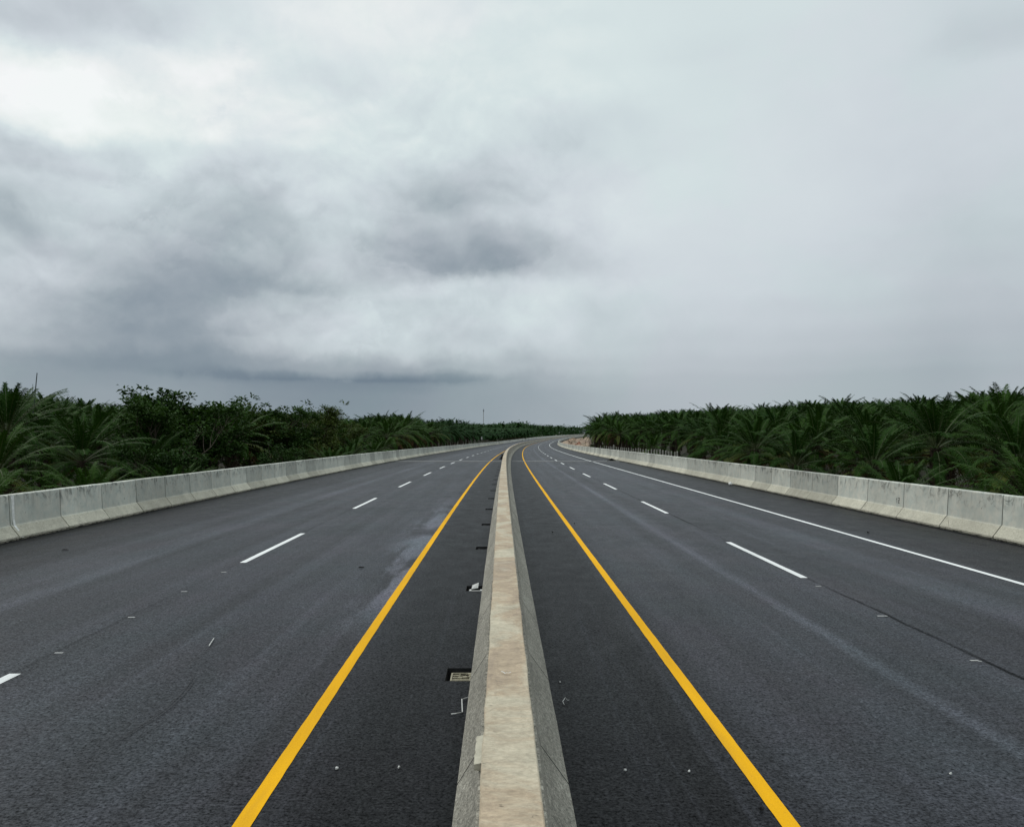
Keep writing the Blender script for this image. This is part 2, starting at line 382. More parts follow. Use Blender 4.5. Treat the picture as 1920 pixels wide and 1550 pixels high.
def build_world():
    w = bpy.data.worlds.new('World'); scene.world = w; w.use_nodes = True
    nt = NT(w.node_tree); bg = w.node_tree.nodes['Background']
    tc = nt.new('ShaderNodeTexCoord'); D = tc.outputs['Generated']
    dx, dy, dz = nt.sep(D)
    pl = nt.math('ADD', nt.math('MAXIMUM', dz, 0.), .16)
    Q = nt.comb(nt.math('DIVIDE', dx, pl), nt.math('DIVIDE', dy, pl), 0.)
    az = nt.math('ARCTAN2', dx, dy); el = nt.math('ARCSINE', dz)
    leftm = nt.mr(az, -.05, .28, 1., .45, True)
    def wob(vec, sc, det, amp, off):
        n = nt.new('ShaderNodeTexNoise'); nt.set(n.inputs['Vector'], nt.vscale(vec, (1, 1, 1), off)); n.inputs['Scale'].default_value = sc
        n.inputs['Detail'].default_value = det; n.inputs['Roughness'].default_value = .58
        a = nt.sep(n.outputs['Color'])
        return [nt.math('MULTIPLY', nt.math('SUBTRACT', q, .5), amp) for q in a[:2]]
    a1 = wob(D, 6., 5, .11, (3, 1, 2)); a2 = wob(D, 17., 5, .06, (8, 4, 1))
    fade = nt.mr(el, 0, .12, .25, 1)
    waz = nt.math('ADD', az, nt.math('MULTIPLY', nt.math('ADD', a1[0], a2[0]), leftm))
    wel = nt.math('ADD', el, nt.math('MULTIPLY', nt.math('MULTIPLY', nt.math('ADD', a1[1], a2[1]), leftm), nt.math('MULTIPLY', fade, .62)))
    fac = nt.math('MULTIPLY_ADD', waz, 1/(2*math.pi), .5)
    def el_of(y): return math.atan((816.2-y)/1520)
    val = None; prev = None
    for y, row in reversed(SKY):
        stops = []
        for x, v in zip(SX, row):
            a = math.atan((x-960)/1520); stops.append((a/(2*math.pi)+.5, v/255))
        stops = [(.30, .80)] + stops + [(.70, .82)]
        r = nt.ramp(fac, stops, 'B_SPLINE')
        r = nt.sep(r)[0]
        if val is None: val = r
        else:
            t = nt.mr(wel, el_of(prev), el_of(y), 0, 1, True)
            m_ = nt.new('ShaderNodeMix', data_type='FLOAT'); nt.set(m_.inputs[0], t); nt.set(m_.inputs[2], val); nt.set(m_.inputs[3], r); val = m_.outputs[0]
        prev = y
    # individual clouds: ragged billowing tops, softer and darker undersides
    f1 = nt.noise(nt.vscale(D, (1, 1, 1.4)), 10., 6, .66, .5); f2 = nt.noise(nt.vscale(D, (1, 1, 1.25), (4, 2, 7)), 34., 5, .68, .5)
    rag = nt.math('ADD', nt.math('MULTIPLY', nt.math('SUBTRACT', f1, .5), 2.3), nt.math('MULTIPLY', nt.math('SUBTRACT', f2, .5), 1.5))
    for cx, cy, rx, ry, amp, soft in CLOUDS:
        a0 = math.atan((cx-960)/1520); e0 = el_of(cy)
        u = nt.math('DIVIDE', nt.math('SUBTRACT', az, a0), rx/1520); v = nt.math('DIVIDE', nt.math('SUBTRACT', el, e0), ry/1520)
        dd = nt.math('SQRT', nt.math('ADD', nt.math('MULTIPLY', u, u), nt.math('MULTIPLY', v, v)))
        dd = nt.math('ADD', dd, nt.math('MULTIPLY', rag, -.55))
        mk = nt.mr(dd, 1+soft*.62, 1-soft*.8, 0, 1, True)
        shade = nt.mr(v, -.9, 1.1, 1.15, .45, True) if amp < 0 else 1.
        val = nt.math('MULTIPLY_ADD', nt.math('MULTIPLY', mk, shade), amp*.46/255, val)
    # billows: a fractal density, crisp where it thickens, lit from above
    wv = nt.new('ShaderNodeTexNoise'); nt.set(wv.inputs['Vector'], D); wv.inputs['Scale'].default_value = 7.; wv.inputs['Detail'].default_value = 5
    wsub = nt.new('ShaderNodeVectorMath', operation='MULTIPLY_ADD'); nt.set(wsub.inputs[0], wv.outputs['Color']); wsub.inputs[1].default_value = (.09, .09, .09); nt.set(wsub.inputs[2], D)
    def dens(off):
        q = nt.vscale(wsub.outputs[0], (1, 1, 1.25), (.3, .1, off))
        a = nt.noise(q, 4.2, 7, .52, .0)
        vo = nt.new('ShaderNodeTexVoronoi', feature='F1'); nt.set(vo.inputs['Vector'], q)
        vo.inputs['Scale'].default_value = 7.5; vo.inputs['Detail'].default_value = 1.2; vo.inputs['Roughness'].default_value = .5
        try: vo.normalize = True
        except Exception: pass
        return nt.math('ADD', nt.math('MULTIPLY', a, .62), nt.math('MULTIPLY_ADD', vo.outputs['Distance'], -.42, .38))
    n0 = dens(0.); n1 = dens(.014)
    crisp = nt.math('SUBTRACT', nt.mr(n0, .46, .57, 0, 1, True), .5)
    lit = nt.math('ADD', nt.math('MULTIPLY', nt.math('SUBTRACT', n0, n1), .85), 0.)
    body = nt.math('ADD', nt.math('MULTIPLY', crisp, -.062), lit)
    zone = nt.math('MULTIPLY', nt.mr(az, -.02, .22, 1., .16, True), nt.math('MULTIPLY', nt.mr(el, .05, .15, .12, 1., True), nt.mr(el, .30, .48, 1., .55, True)))
    det = nt.math('ADD', nt.math('MULTIPLY', nt.math('SUBTRACT', f1, .5), .05), nt.math('MULTIPLY', nt.math('SUBTRACT', f2, .5), .035))
    val = nt.math('MULTIPLY_ADD', nt.math('ADD', det, body), zone, val)
    val = nt.math('MULTIPLY_ADD', nt.math('SUBTRACT', val, .79), 1.06, .812)
    def s2l(c): return tuple(((q/255+.055)/1.055)**2.4 for q in c)
    colr = nt.ramp(val, [(115/255, s2l((110,126,140))), (135/255, s2l((129,143,154))), (160/255, s2l((154,165,173))), (185/255, s2l((183,192,198))),
                         (206/255, s2l((205,214,219))), (222/255, s2l((217,227,229))), (240/255, s2l((235,240,239))), (1., s2l((246,248,248)))])
    colr = nt.mix(1., colr, nt.mix(nt.mr(nt.noise(nt.vscale(D, (1, 1, 1.6), (2, 8, 5)), 5., 6, .6, .4), .42, .58), V4(.985, 1.006, .996), V4(1.006, .995, 1.004)), 'MULTIPLY')
    gain = nt.mr(el, R(29), R(75), 1., ZEN, True)
    cl = nt.mix(1., colr, nt.comb(nt.math('MULTIPLY', gain, 10.), nt.math('MULTIPLY', gain, 10.), nt.math('MULTIPLY', gain, 10.)), 'MULTIPLY')
    sky = nt.new('ShaderNodeTexSky', sky_type='NISHITA'); sky.sun_disc = False; sky.sun_elevation = SUN_EL; sky.sun_rotation = SUN_AZ
    nt.l.new(nt.mix(.97, sky.outputs[0], cl), bg.inputs['Color']); bg.inputs['Strength'].default_value = .1
ZEN = 2.3
build_world()
sun = bpy.data.lights.new('sun', 'SUN'); sun.energy = 1.4; sun.angle = R(35); sun.color = (1., .96, .88)
so = bpy.data.objects.new('sun', sun); col.objects.link(so)
d = Vector((math.sin(SUN_AZ)*math.cos(SUN_EL), math.cos(SUN_AZ)*math.cos(SUN_EL), math.sin(SUN_EL)))
so.rotation_euler = (-d).to_track_quat('-Z', 'Y').to_euler(); so.location = (0, 0, 60)

# ------------------------------------------------------------------ camera
cam = bpy.data.cameras.new('camera'); co = bpy.data.objects.new('camera', cam); col.objects.link(co)
co.location = (0, 0, CAMH); co.rotation_euler = (R(90), 0, 0)
cam.sensor_fit = 'HORIZONTAL'; cam.sensor_width = 36; cam.lens = 36*1520/1920; cam.shift_y = 41.2/1920
cam.clip_start = .05; cam.clip_end = 20000
scene.camera = co
vs = scene.view_settings; vs.view_transform = 'Standard'; vs.look = 'None'; vs.exposure = 0; vs.gamma = 1; vs.use_curve_mapping = False
scene.cycles.max_bounces = 6; scene.cycles.transparent_max_bounces = 4

# ------------------------------------------------------------------ terrain
def g_level(s, off):
    d = abs(off); L = off < 0
    base = interp(s, [0, 60, 130, 200, 320, 450, 700, 1100, 2000], [-3.5, -3.2, -2.2, -1.8, -2.2, -1.6, .0, 2.8, 8.] if L else [-3.4, -2.8, -1.6, -1.1, -.6, -.6, .6, 3., 8.])
    rise = (.022 if L else .040)*max(0, d-17)
    return base+min(rise, 9.)
def ground_z(x, y):
    if y > 1400: rx, rz, s, off = TAB[-1][0], TAB[-1][3], y, x-TAB[-1][0]-.3*(y-1400)
    else: s, off = to_so(x, y); rz = road(s)[3]
    d = abs(off); g = g_level(s, off)
    if d < 12.9: return rz-.35
    if d < 17:
        t = (d-12.9)/4.1; t = t*t*(3-2*t)
        z = (rz-.35)*(1-t)+g*t
    else: z = g
    if d > 13: z += .25*mnoise.noise((x*.11, y*.11, 0))*min(1, (d-13)/3)
    return z
def build_ground():
    b = MB()
    ss = [-60, -40, -20] + [i*4 for i in range(0, 75)] + [300+i*12 for i in range(0, 96)]
    oo = [0, 12.6, 12.9, 13.6, 14.4, 15.2, 16.2, 17.2, 20, 24, 30, 38, 48, 62, 80, 105, 140, 190, 260, 380, 560]
    offs = [-o for o in reversed(oo[1:])] + oo
    rows = []
    for s in ss:
        r = []
        for o in offs:
            p = P(s, o); z = ground_z(p[0], p[1]); r.append(b.vert((p[0], p[1], z)))
        rows.append(r)
    # beyond the bend and out to the horizon
    for k, y in enumerate((1600, 2000, 3500, 7000)):
        r = []
        for o in offs:
            x = TAB[-1][0]+.3*(y-1400)+o*(1+(y-1400)/500.); r.append(b.vert((x, y, 7.)))
        rows.append(r)
    for i in range(len(rows)-1):
        for j in range(len(offs)-1):
            b.face((rows[i][j], rows[i][j+1], rows[i+1][j+1], rows[i+1][j]))
    # flanks so that the sheet reaches the horizon sideways
    for side in (0, -1):
        for i in range(len(rows)-1):
            a, c = b.v[rows[i][side]], b.v[rows[i+1][side]]; sg = -1 if side == 0 else 1
            b.quad(a, (a[0]+sg*6000, a[1], a[2]), (c[0]+sg*6000, c[1], c[2]), c) if sg > 0 else b.quad((a[0]+sg*6000, a[1], a[2]), a, c, (c[0]+sg*6000, c[1], c[2]))
    tag(b.build('ground', GROUND, smooth=True), kind='structure')
build_ground()

# ------------------------------------------------------------------ road
DRAINS = [8.60+4.98*i for i in range(18)]        # near edge of each opening
DLEN, DO0, DO1 = .48, -.715, -.437
def build_road():
    b = MB()
    ss = [-30, -15] + [i*2. for i in range(0, 51)] + [100+i*5 for i in range(1, 265)]
    for d in DRAINS: ss += [d, d+DLEN]
    ss = sorted(set(ss)); offs = [-12.75, -9, -5.4, -1.8, DO0, DO1, 0, .42, 1.8, 5.4, 9, 12.75]
    rows = [[b.vert(P(s, o)) for o in offs] for s in ss]
    for i in range(len(ss)-1):
        mid = (ss[i]+ss[i+1])/2
        hole = any(d < mid < d+DLEN for d in DRAINS)
        for j in range(len(offs)-1):
            if hole and offs[j] == DO0: continue
            b.face((rows[i][j], rows[i][j+1], rows[i+1][j+1], rows[i+1][j]), 0, ((offs[j], ss[i]), (offs[j+1], ss[i]), (offs[j+1], ss[i+1]), (offs[j], ss[i+1])))
    return tag(b.build('road', ASPH), kind='structure')
ROAD = build_road()
def strip(name, m, s0, s1, o0, o1, z=.004, step=4., jag=0.):
    b = MB(); rows = []; ls = [s0]
    while ls[-1] < s1-1e-4: ls.append(min(s1, ls[-1]+(min(step, .16) if ls[-1] < 30 else step if ls[-1] < 100 else step*2)))
    for s in ls:
        rows.append((s, b.vert(P(s, o0+rnd.uniform(-jag, jag), z)), b.vert(P(s, o1+rnd.uniform(-jag, jag), z))))
    for (sa, a0, a1), (sb, c0, c1) in zip(rows, rows[1:]):
        b.face((a0, a1, c1, c0), 0, ((o0, sa), (o1, sa), (o1, sb), (o0, sb)))
    return b.build(name, m, ROAD)
strip('yellow_line', YELLOW, -10, 1400, -1.905, -1.783, step=2., jag=.002)
strip('yellow_line', YELLOW, -10, 1400, 1.748, 1.870, step=2., jag=.002)
strip('edge_line', WHITE, -10, 1400, 8.955, 9.085, step=2., jag=.002)
for k in range(100):
    s = 4.3+12.37*k-(.38 if k == 0 else 0); strip('lane_dash', WHITE, s, s+5, -5.485, -5.355, step=1.2, jag=.003)
    s = 2.38+12.38*k; strip('lane_dash', WHITE, s, s+5, 5.355, 5.485, step=1.2, jag=.003)
for s in (9.75, 11.65, 13.57, 15.5): strip('paint_tick', WORN, s, s+.04, -5.46, -5.36, step=.05)
for s in (9.28, 11.6, 13.9): strip('paint_tick', WORN, s, s+.04, 5.30, 5.40, step=.05)
strip('expansion_joint', JOINT, 86.0, 87.6, .46, 12.0, z=.006, step=.8); strip('expansion_joint', JOINT, 86.0, 87.6, -12.0, -.46, z=.006, step=.8)
strip('joint_groove', BLACK, 84.9, 85.5, .46, 12.0, z=.006, step=.6); strip('joint_groove', BLACK, 84.9, 85.5, -12.0, -.46, z=.006, step=.6)
def curve_sheet(name, m, pts, w, z=.004):
    b = MB(); pr = []
    for i, p in enumerate(pts):
        t = Vector(pts[min(i+1, len(pts)-1)])-Vector(pts[max(0, i-1)]); n = Vector((-t.y, t.x)).normalized()*w*(.4 if i in (0, len(pts)-1) else rnd.uniform(.6, 1))
        pr.append((b.vert((p[0]+n.x, p[1]+n.y, z)), b.vert((p[0]-n.x, p[1]-n.y, z))))
    for a, c in zip(pr, pr[1:]): b.face((a[0], a[1], c[1], c[0]))
    return b.build(name, m, ROAD)
def gp(x, y):                                   # a point of the flat near road seen at a pixel
    D = 1520*CAMH/(y-816.2); return ((x-960)/1520*D, D)
for dx_ in (0, 7):
    curve_sheet('tyre_mark', RUBBER, [gp(x+dx_, y) for x, y in ((363,1268),(352,1285),(338,1302),(320,1319),(298,1337),(272,1354),(240,1374),(200,1396))], .0045)

# ------------------------------------------------------------------ median barrier
JOINTS = [5.85+2.5*i for i in range(0, 60)]
MED = tag(empty('median_barrier', (0, 0, 0)), 'long continuous concrete median barrier with flat beige top dividing the two carriageways', 'median barrier')
def build_median():
    for sg in (-1, 1):
        b = MB()
        prof = [(.372, -.02), (.378, .03), (.405, .035), (.402, .085), (.217, .36), (.176, .55), (.140, 1.095), (.02, 1.095)]
        ss = [(-8, 0)]; s = -8
        cuts = []
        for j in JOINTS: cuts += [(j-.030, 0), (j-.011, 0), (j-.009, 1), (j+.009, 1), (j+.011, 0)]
        reg = [(q, 0) for q in [-8+.42*i for i in range(0, 260)] if all(abs(q-j) > .06 for j in JOINTS)] + [(104+6.*i, 0) for i in range(0, 217)]
        reg = [r for r in reg if not (r[0] > 104 and any(abs(r[0]-j) < .06 for j in JOINTS))]
        ss = sorted(set(cuts+reg)); rows = []
        for s, cut in ss:
            r = []
            for k, (o, z) in enumerate(prof):
                wb = .0035*mnoise.noise((s*2.3, k*3.1, sg*5)) if k in (2, 3, 4, 5) else 0
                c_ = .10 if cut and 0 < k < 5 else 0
                r.append(b.vert(P(s, sg*(o+wb-c_)-.028-.048*max(0, z)/1.1, z)))
            rows.append(r)
        cum = [0]
        for k in range(1, len(prof)): cum.append(cum[-1]+math.dist(prof[k], prof[k-1]))
        for i in range(len(rows)-1):
            for k in range(len(prof)-1):
                q = (rows[i][k], rows[i+1][k], rows[i+1][k+1], rows[i][k+1]); a, c = ss[i][0], ss[i+1][0]
                uvq = ((cum[k], a), (cum[k], c), (cum[k+1], c), (cum[k+1], a))
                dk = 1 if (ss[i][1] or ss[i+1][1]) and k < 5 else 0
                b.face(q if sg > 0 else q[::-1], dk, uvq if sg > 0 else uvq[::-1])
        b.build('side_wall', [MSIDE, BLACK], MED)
    # poured cap with slightly ragged edges
    b = MB(); ss = [-8+.14*i for i in range(0, 400)] + [48+.6*i for i in range(0, 100)] + [108+6*i for i in range(0, 216)]
    rows = []
    for i, s in enumerate(ss):
        jl = .006*mnoise.noise((s*3.1, 1.7, 0))+.004*mnoise.noise((s*13, 4.7, 0)); jr = .005*mnoise.noise((s*2.7, 9.7, 0))+.003*mnoise.noise((s*15, 2.7, 0))
        wv = .006*mnoise.noise((s*.5, 3, 3))
        c = -.078
        tops = [(c-.124+jl, 1.08), (c-.124+jl, 1.143), (c-.118+jl, 1.147), (c-.05, 1.149), (c+.05, 1.149), (c+.118+jr, 1.147), (c+.124+jr, 1.143), (c+.124+jr, 1.08)]
        rows.append([b.vert(P(s, o, z+wv*(1 if z > 1.1 else 0))) for o, z in tops])
    for i in range(len(rows)-1):
        a, c = ss[i], ss[i+1]
        for k in range(7):
            u0, u1 = k*.045, (k+1)*.045
            b.face((rows[i][k], rows[i][k+1], rows[i+1][k+1], rows[i+1][k]), 0, ((u0, a), (u1, a), (u1, c), (u0, c)))
    b.build('cap', CAP, MED)
    # mortar patch on the left shoulder and a dried white splash
    b = MB(); pts = []
    n = 10
    for i in range(n+1):
        s = 3.62+.34*i/n
        pts.append((b.vert(P(s, -.203, 1.10)), b.vert(P(s, -.236+.006*rnd.uniform(-1, 1), 1.105)), b.vert(P(s, -.236+.005*rnd.uniform(-1, 1), 1.130)), b.vert(P(s, -.199, 1.138))))
    for q, r in zip(pts, pts[1:]):
        [b.face((q[k], q[k+1], r[k+1], r[k])) for k in range(3)]
    b.face(tuple(pts[0])); b.face(tuple(pts[-1][::-1]))
    b.build('mortar_patch', m_simple('patch_mortar', (.38, .355, .28), .9, .2, 14, .2, .6), MED)
build_median()
def splash(name, pts, w, z, parent):
    b = MB(); pr = []
    for i, p in enumerate(pts):
        t = Vector(pts[min(i+1, len(pts)-1)])-Vector(pts[max(0, i-1)]); n = Vector((-t.y, t.x)).normalized()*w*rnd.uniform(.5, 1.1)
        pr.append((b.vert((p[0]+n.x, p[1]+n.y, z)), b.vert((p[0]-n.x, p[1]-n.y, z))))
    for a, c in zip(pr, pr[1:]): b.face((a[0], a[1], c[1], c[0]))
    return b.build(name, SCRAP, parent)
def gph(x, y, z):
    D = 1520*(CAMH-z)/(y-816.2); return ((x-960)/1520*D, D)
o = splash('white_splash', [gph(x, y, 1.155) for x, y in ((940,1258.5),(944,1260),(947,1262.5),(950,1261),(954,1261.5),(958,1260))], .004, 1.1575, MED)

# drains along the left foot of the median
def build_drain(i, s):
    base = P(s+DLEN/2, (DO0+DO1)/2, 0); x, y, t, z = road(s)
    root = empty('drain_inlet', base, -t)
    W, L = DO1-DO0, DLEN
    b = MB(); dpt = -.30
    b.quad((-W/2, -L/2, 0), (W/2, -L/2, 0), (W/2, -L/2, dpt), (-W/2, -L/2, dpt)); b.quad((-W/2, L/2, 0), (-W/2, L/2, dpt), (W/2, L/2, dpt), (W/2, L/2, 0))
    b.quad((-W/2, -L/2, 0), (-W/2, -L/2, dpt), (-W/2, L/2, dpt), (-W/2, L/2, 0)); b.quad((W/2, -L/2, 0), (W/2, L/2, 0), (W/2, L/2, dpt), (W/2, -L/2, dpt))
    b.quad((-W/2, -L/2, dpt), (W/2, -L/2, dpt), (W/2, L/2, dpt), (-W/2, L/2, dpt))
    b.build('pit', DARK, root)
    g = MB(); zt = -.012
    x0, x1, y0, y1 = -W/2+.055, W/2-.004, -L/2+.005, -L/2+.29
    if i == 0:
        for yy in (y0+.008, y1-.008): g.box(((x0+x1)/2, yy, zt), (x1-x0, .016, .03))
        for xx in (x0+.008, x1-.008): g.box((xx, (y0+y1)/2, zt), (.016, y1-y0-.034, .03))
        for k in range(1, 4):
            yy = y0+(y1-y0)*k/4; g.box(((x0+x1)/2, yy, zt-.002), (x1-x0-.034, .022, .022))
        for k in range(9): g.box((x1-.02-.012*k, y0+.05+.2*rnd.random(), zt+.004), (.05, .035, .03), 0, Matrix.Rotation(rnd.uniform(0, 3), 3, 'Z'))
    else:
        g.box(((x0+x1)/2, y0+.03, zt), (x1-x0, .035, .03)); g.box((x0+.02, y0+.10, zt), (.03, .1, .03)); g.box((x1-.02, y0+.10, zt), (.03, .1, .03))
    g.build('grate', STEEL if i == 0 else SCRAP if i == 1 else DARK, root)
    lab = {0: 'nearest drain opening with a rusty steel grate at the left foot of the median barrier',
           1: 'second drain opening from the camera, with a white broken cover, beside the median barrier'}.get(i)
    if not lab: lab = ('%s drain opening from the camera, a black slot at the left foot of the median' % ORD[i]) if i < 10 else 'tiny far black drain slot at the left foot of the median barrier'
    tag(root, lab, 'drain', 'drain openings along the median')
for i, s in enumerate(DRAINS): build_drain(i, s)

# ------------------------------------------------------------------ outer barrier blocks
def block_mesh(sg, L, rough):
    """one precast block: local +X is across the road (outwards = sg), Y along"""
    prof = [(0.06, 0.0), (0.06, .045), (0.0, .050), (.002, .095), (.205, .355), (.225, .37), (.262, 1.10), (.272, 1.118), (.284, 1.125), (.47, 1.125), (.484, 1.11), (.50, .4), (.50, 0.)]
    b = MB(); g = .022; n = 9
    rings = []
    ys = [-L/2+g, -L/2+g+.012]+[-L/2+g+.012+(L-2*g-.024)*k/n for k in range(1, n)]+[L/2-g-.012, L/2-g]
    r2 = random.Random(rough)
    for i, y in enumerate(ys):
        e = .005 if i in (0, len(ys)-1) else 0.
        ring = []
        for k, (o, z) in enumerate(prof):
            j = (r2.uniform(-.010, .006) if k in (1, 2) else r2.uniform(-.003, .003) if k == 3 else 0.)
            oo = o+(e if k < 8 else -e if k > 9 else 0)+(max(0, -j)*.8 if k in (2, 3) else 0)
            ring.append(b.vert((sg*oo, y, z-(e if 7 < k < 11 else 0)+(j if k in (1, 2) else 0))))
        rings.append(ring)
    m = len(prof)
    for i in range(len(rings)-1):
        for k in range(m-1):
            q = (rings[i][k], rings[i+1][k], rings[i+1][k+1], rings[i][k+1]); b.face(q if sg > 0 else q[::-1])
    for ri, fl in ((rings[0], True), (rings[-1], False)):
        q = tuple(ri); b.face(q if (fl == (sg > 0)) else q[::-1])
    return b.mesh('barrier_block', CONC)
BOFF = 12.14
DIG = {'1': ['.#.', '##.', '.#.', '.#.', '.#.'], '2': ['###', '..#', '###', '#..', '###']}
FARCONC = m_simple('far_barrier_concrete', (.43, .43, .395), .9, .15, .8)
def build_blocks():
    items = []
    for sg, L, s0, smax in ((-1, 2.32, 20.35, 1350), (1, 2.5, 20.1, 1250)):
        ms = [block_mesh(sg, L, 5+k) for k in range(3)]
        k0 = int((s0-9)/L)
        s = s0-k0*L; k = -k0
        while s < smax:
            items.append((sg, k, s+L/2, L, ms)); s += L; k += 1
    items.sort(key=lambda t: t[2])
    cnt = {-1: 0, 1: 0}; rest = {-1: MB(), 1: MB()}; n = 0
    for sg, k, s, L, ms in items:
        x, y, t, z = road(s); p = P(s, sg*BOFF); me = ms[(k*7+3) % 3]
        dist = s
        xl = 960+1520*(sg*(BOFF+.1))/max(1., s+L/2)
        vis = -10 < xl < 1930
        if n >= 296:
            mm = rest[sg]; nb = len(mm.v); cs, sn = math.cos(-t), math.sin(-t)
            for v in me.vertices: mm.v.append((p[0]+v.co.x*cs-v.co.y*sn, p[1]+v.co.x*sn+v.co.y*cs, p[2]+v.co.z))
            for f in me.polygons: mm.face([nb+q for q in f.vertices])
            continue
        if not vis and s > 30: continue
        o = link('barrier_block', me); o.location = p; o.rotation_euler = (0, 0, -t+.006*mnoise.noise((s*1.7, sg*3., 5.))); n += 1
        o.location.z += .006*mnoise.noise((s*.37, sg*4., 1.)); o.rotation_euler.x = .0015*mnoise.noise((s*.9, sg*7., 2.))
        side = 'left' if sg < 0 else 'right'
        if vis: cnt[sg] += 1
        c = cnt[sg]
        if not vis: lab = 'grey concrete barrier block along the %s road edge just outside the photo' % side
        elif c <= 16: lab = '%s grey concrete barrier block along the %s road edge, counted from the photo edge' % (ORD[c-1], side)
        elif s < 130: lab = 'one of the similar weathered concrete blocks midway along the %s edge of the road' % side
        else: lab = 'one of the tiny far concrete blocks where the %s barrier bends to the right' % side
        tag(o, lab, 'concrete barrier', 'concrete barrier blocks along the road edges')
        f = lambda u, zz: ((.205+.02*(zz-.355)/.015 if zz < .37 else .225+.037*(zz-.37)/.73)-.003)
        if sg < 0 and k == 0:
            o['label'] = 'concrete barrier block with a white mortar stripe down its near end, left road edge'
            b = MB(); pr = []
            for zz, w in ((.06, .03), (.20, .035), (.355, .045), (.5, .05), (.75, .06), (1.0, .065), (1.1, .07)):
                off = f(0, zz) if zz > .355 else (.002+(zz-.085)*.7519 if zz > .085 else 0)-.004
                yy = -L/2+.14; pr.append((b.vert((sg*off, yy-w+rnd.uniform(-.01, .01), zz)), b.vert((sg*off, yy+w+rnd.uniform(-.01, .01), zz))))
            for a, c_ in zip(pr, pr[1:]): b.face((a[0], a[1], c_[1], c_[0]))
            b.build('mortar_stripe', m_simple('white_mortar', (.62, .63, .60), .85, .2, 12), o)
        if sg > 0 and k == 2:
            o['label'] = 'concrete barrier block with a dark painted number 12 on its face, right road edge'
            cw, chh = .032, .036; cx = -.78; fp = m_simple('faded_dark_paint', (.10, .10, .095), .9, .5, 18)
            for ch, w in (('1', 3), ('2', 3)):
                b = MB()
                for r, row in enumerate(DIG[ch]):
                    for c_, q in enumerate(row):
                        if q == '#':
                            yy = cx-(c_)*cw; z1 = .66-r*chh; z0 = z1-chh*.98
                            b.quad((sg*f(0, z0), yy, z0), (sg*f(0, z0), yy-cw*.98, z0), (sg*f(0, z1), yy-cw*.98, z1), (sg*f(0, z1), yy, z1))
                cx -= 4*cw
                b.build('painted_digit', fp, o)
        if sg > 0 and k == 0:
            o['label'] = 'concrete barrier block with a cracked lower corner, right road edge'
            b = MB(); pts = [(L/2-.10, .28), (L/2-.22, .262), (L/2-.32, .21), (L/2-.40, .15), (L/2-.47, .088)]
            pr = []
            for yy, zz in pts:
                off = .002+(zz-.085)*.7519-.003; pr.append((b.vert((sg*off, yy-.008, zz)), b.vert((sg*off, yy+.008, zz+.004))))
            for a, c_ in zip(pr, pr[1:]): b.face((a[0], a[1], c_[1], c_[0]))
            b.build('crack', BLACK, o)
    for sg in (-1, 1):
        if rest[sg].f:
            tag(rest[sg].build('barrier_block', FARCONC), 'unbroken far run of small concrete barrier blocks vanishing round the bend on the %s' % ('left' if sg < 0 else 'right'), 'concrete barrier', 'concrete barrier blocks along the road edges', 'stuff')
build_blocks()

# ------------------------------------------------------------------ vegetation
def frond(b, rng, base, azim, el0, length, bend, nl, mleaf, mr, droop=1., lw=.05, dens=1.):
    """an arching pinnate frond: rachis tube and many narrow drooping leaflets"""
    n = 9; pts = []; p = Vector(base); el = el0; h = Vector((math.cos(azim), math.sin(azim), 0))
    side0 = Vector((-h.y, h.x, 0)); sw = rng.uniform(-.12, .12)
    tang = []
    for i in range(n+1):
        d = (h*math.cos(el)+Vector((0, 0, 1))*math.sin(el)+side0*sw*(i/n)).normalized()
        pts.append(p.copy()); tang.append(d); p = p+d*(length/n); el -= bend/n*(.55+.9*i/n)
    b.tube(pts, [.045*(1-.85*i/n) for i in range(n+1)], 3, mr, False)
    roll = rng.uniform(-.35, .35)
    for k in range(nl):
        t = .14+.86*(k+.5)/nl; f = t*n; i = min(int(f), n-1); w = f-i
        q = pts[i].lerp(pts[i+1], w); tg = tang[i].lerp(tang[i+1], w).normalized()
        side = tg.cross(Vector((0, 0, 1)))
        if side.length < .1: side = side0.copy()
        side.normalize(); up = side.cross(tg).normalized()
        side, up = side*math.cos(roll)+up*math.sin(roll), up*math.cos(roll)-side*math.sin(roll)
        prof = math.sin(min(1., t*1.25)*math.pi*.5)*(1-max(0, t-.55)/.45*.68)
        ln = 1.02*prof*length/5.6
        for sg in (-1, 1):
            if rng.random() > dens: continue
            lift = rng.choice((-.14, .04, .20))+rng.uniform(-.07, .07)
            fw = .55+.7*t+rng.uniform(-.12, .12)
            d1 = (side*sg+tg*fw+up*lift).normalized()
            l = ln*rng.uniform(.82, 1.12); m_ = q+d1*l*.5
            d2 = (d1+Vector((0, 0, -1))*droop*rng.uniform(.45, 1.0)).normalized(); e = m_+d2*l*.55
            wv = d1.cross(up); 
            if wv.length < .1: wv = tg
            wv = wv.normalized()*lw*.5
            a0 = b.vert(q-wv*.5); a1 = b.vert(q+wv*.5); c0 = b.vert(m_-wv); c1 = b.vert(m_+wv); tp = b.vert(e)
            b.face((a0, a1, c1, c0), mleaf); b.face((c0, c1, tp), mleaf)
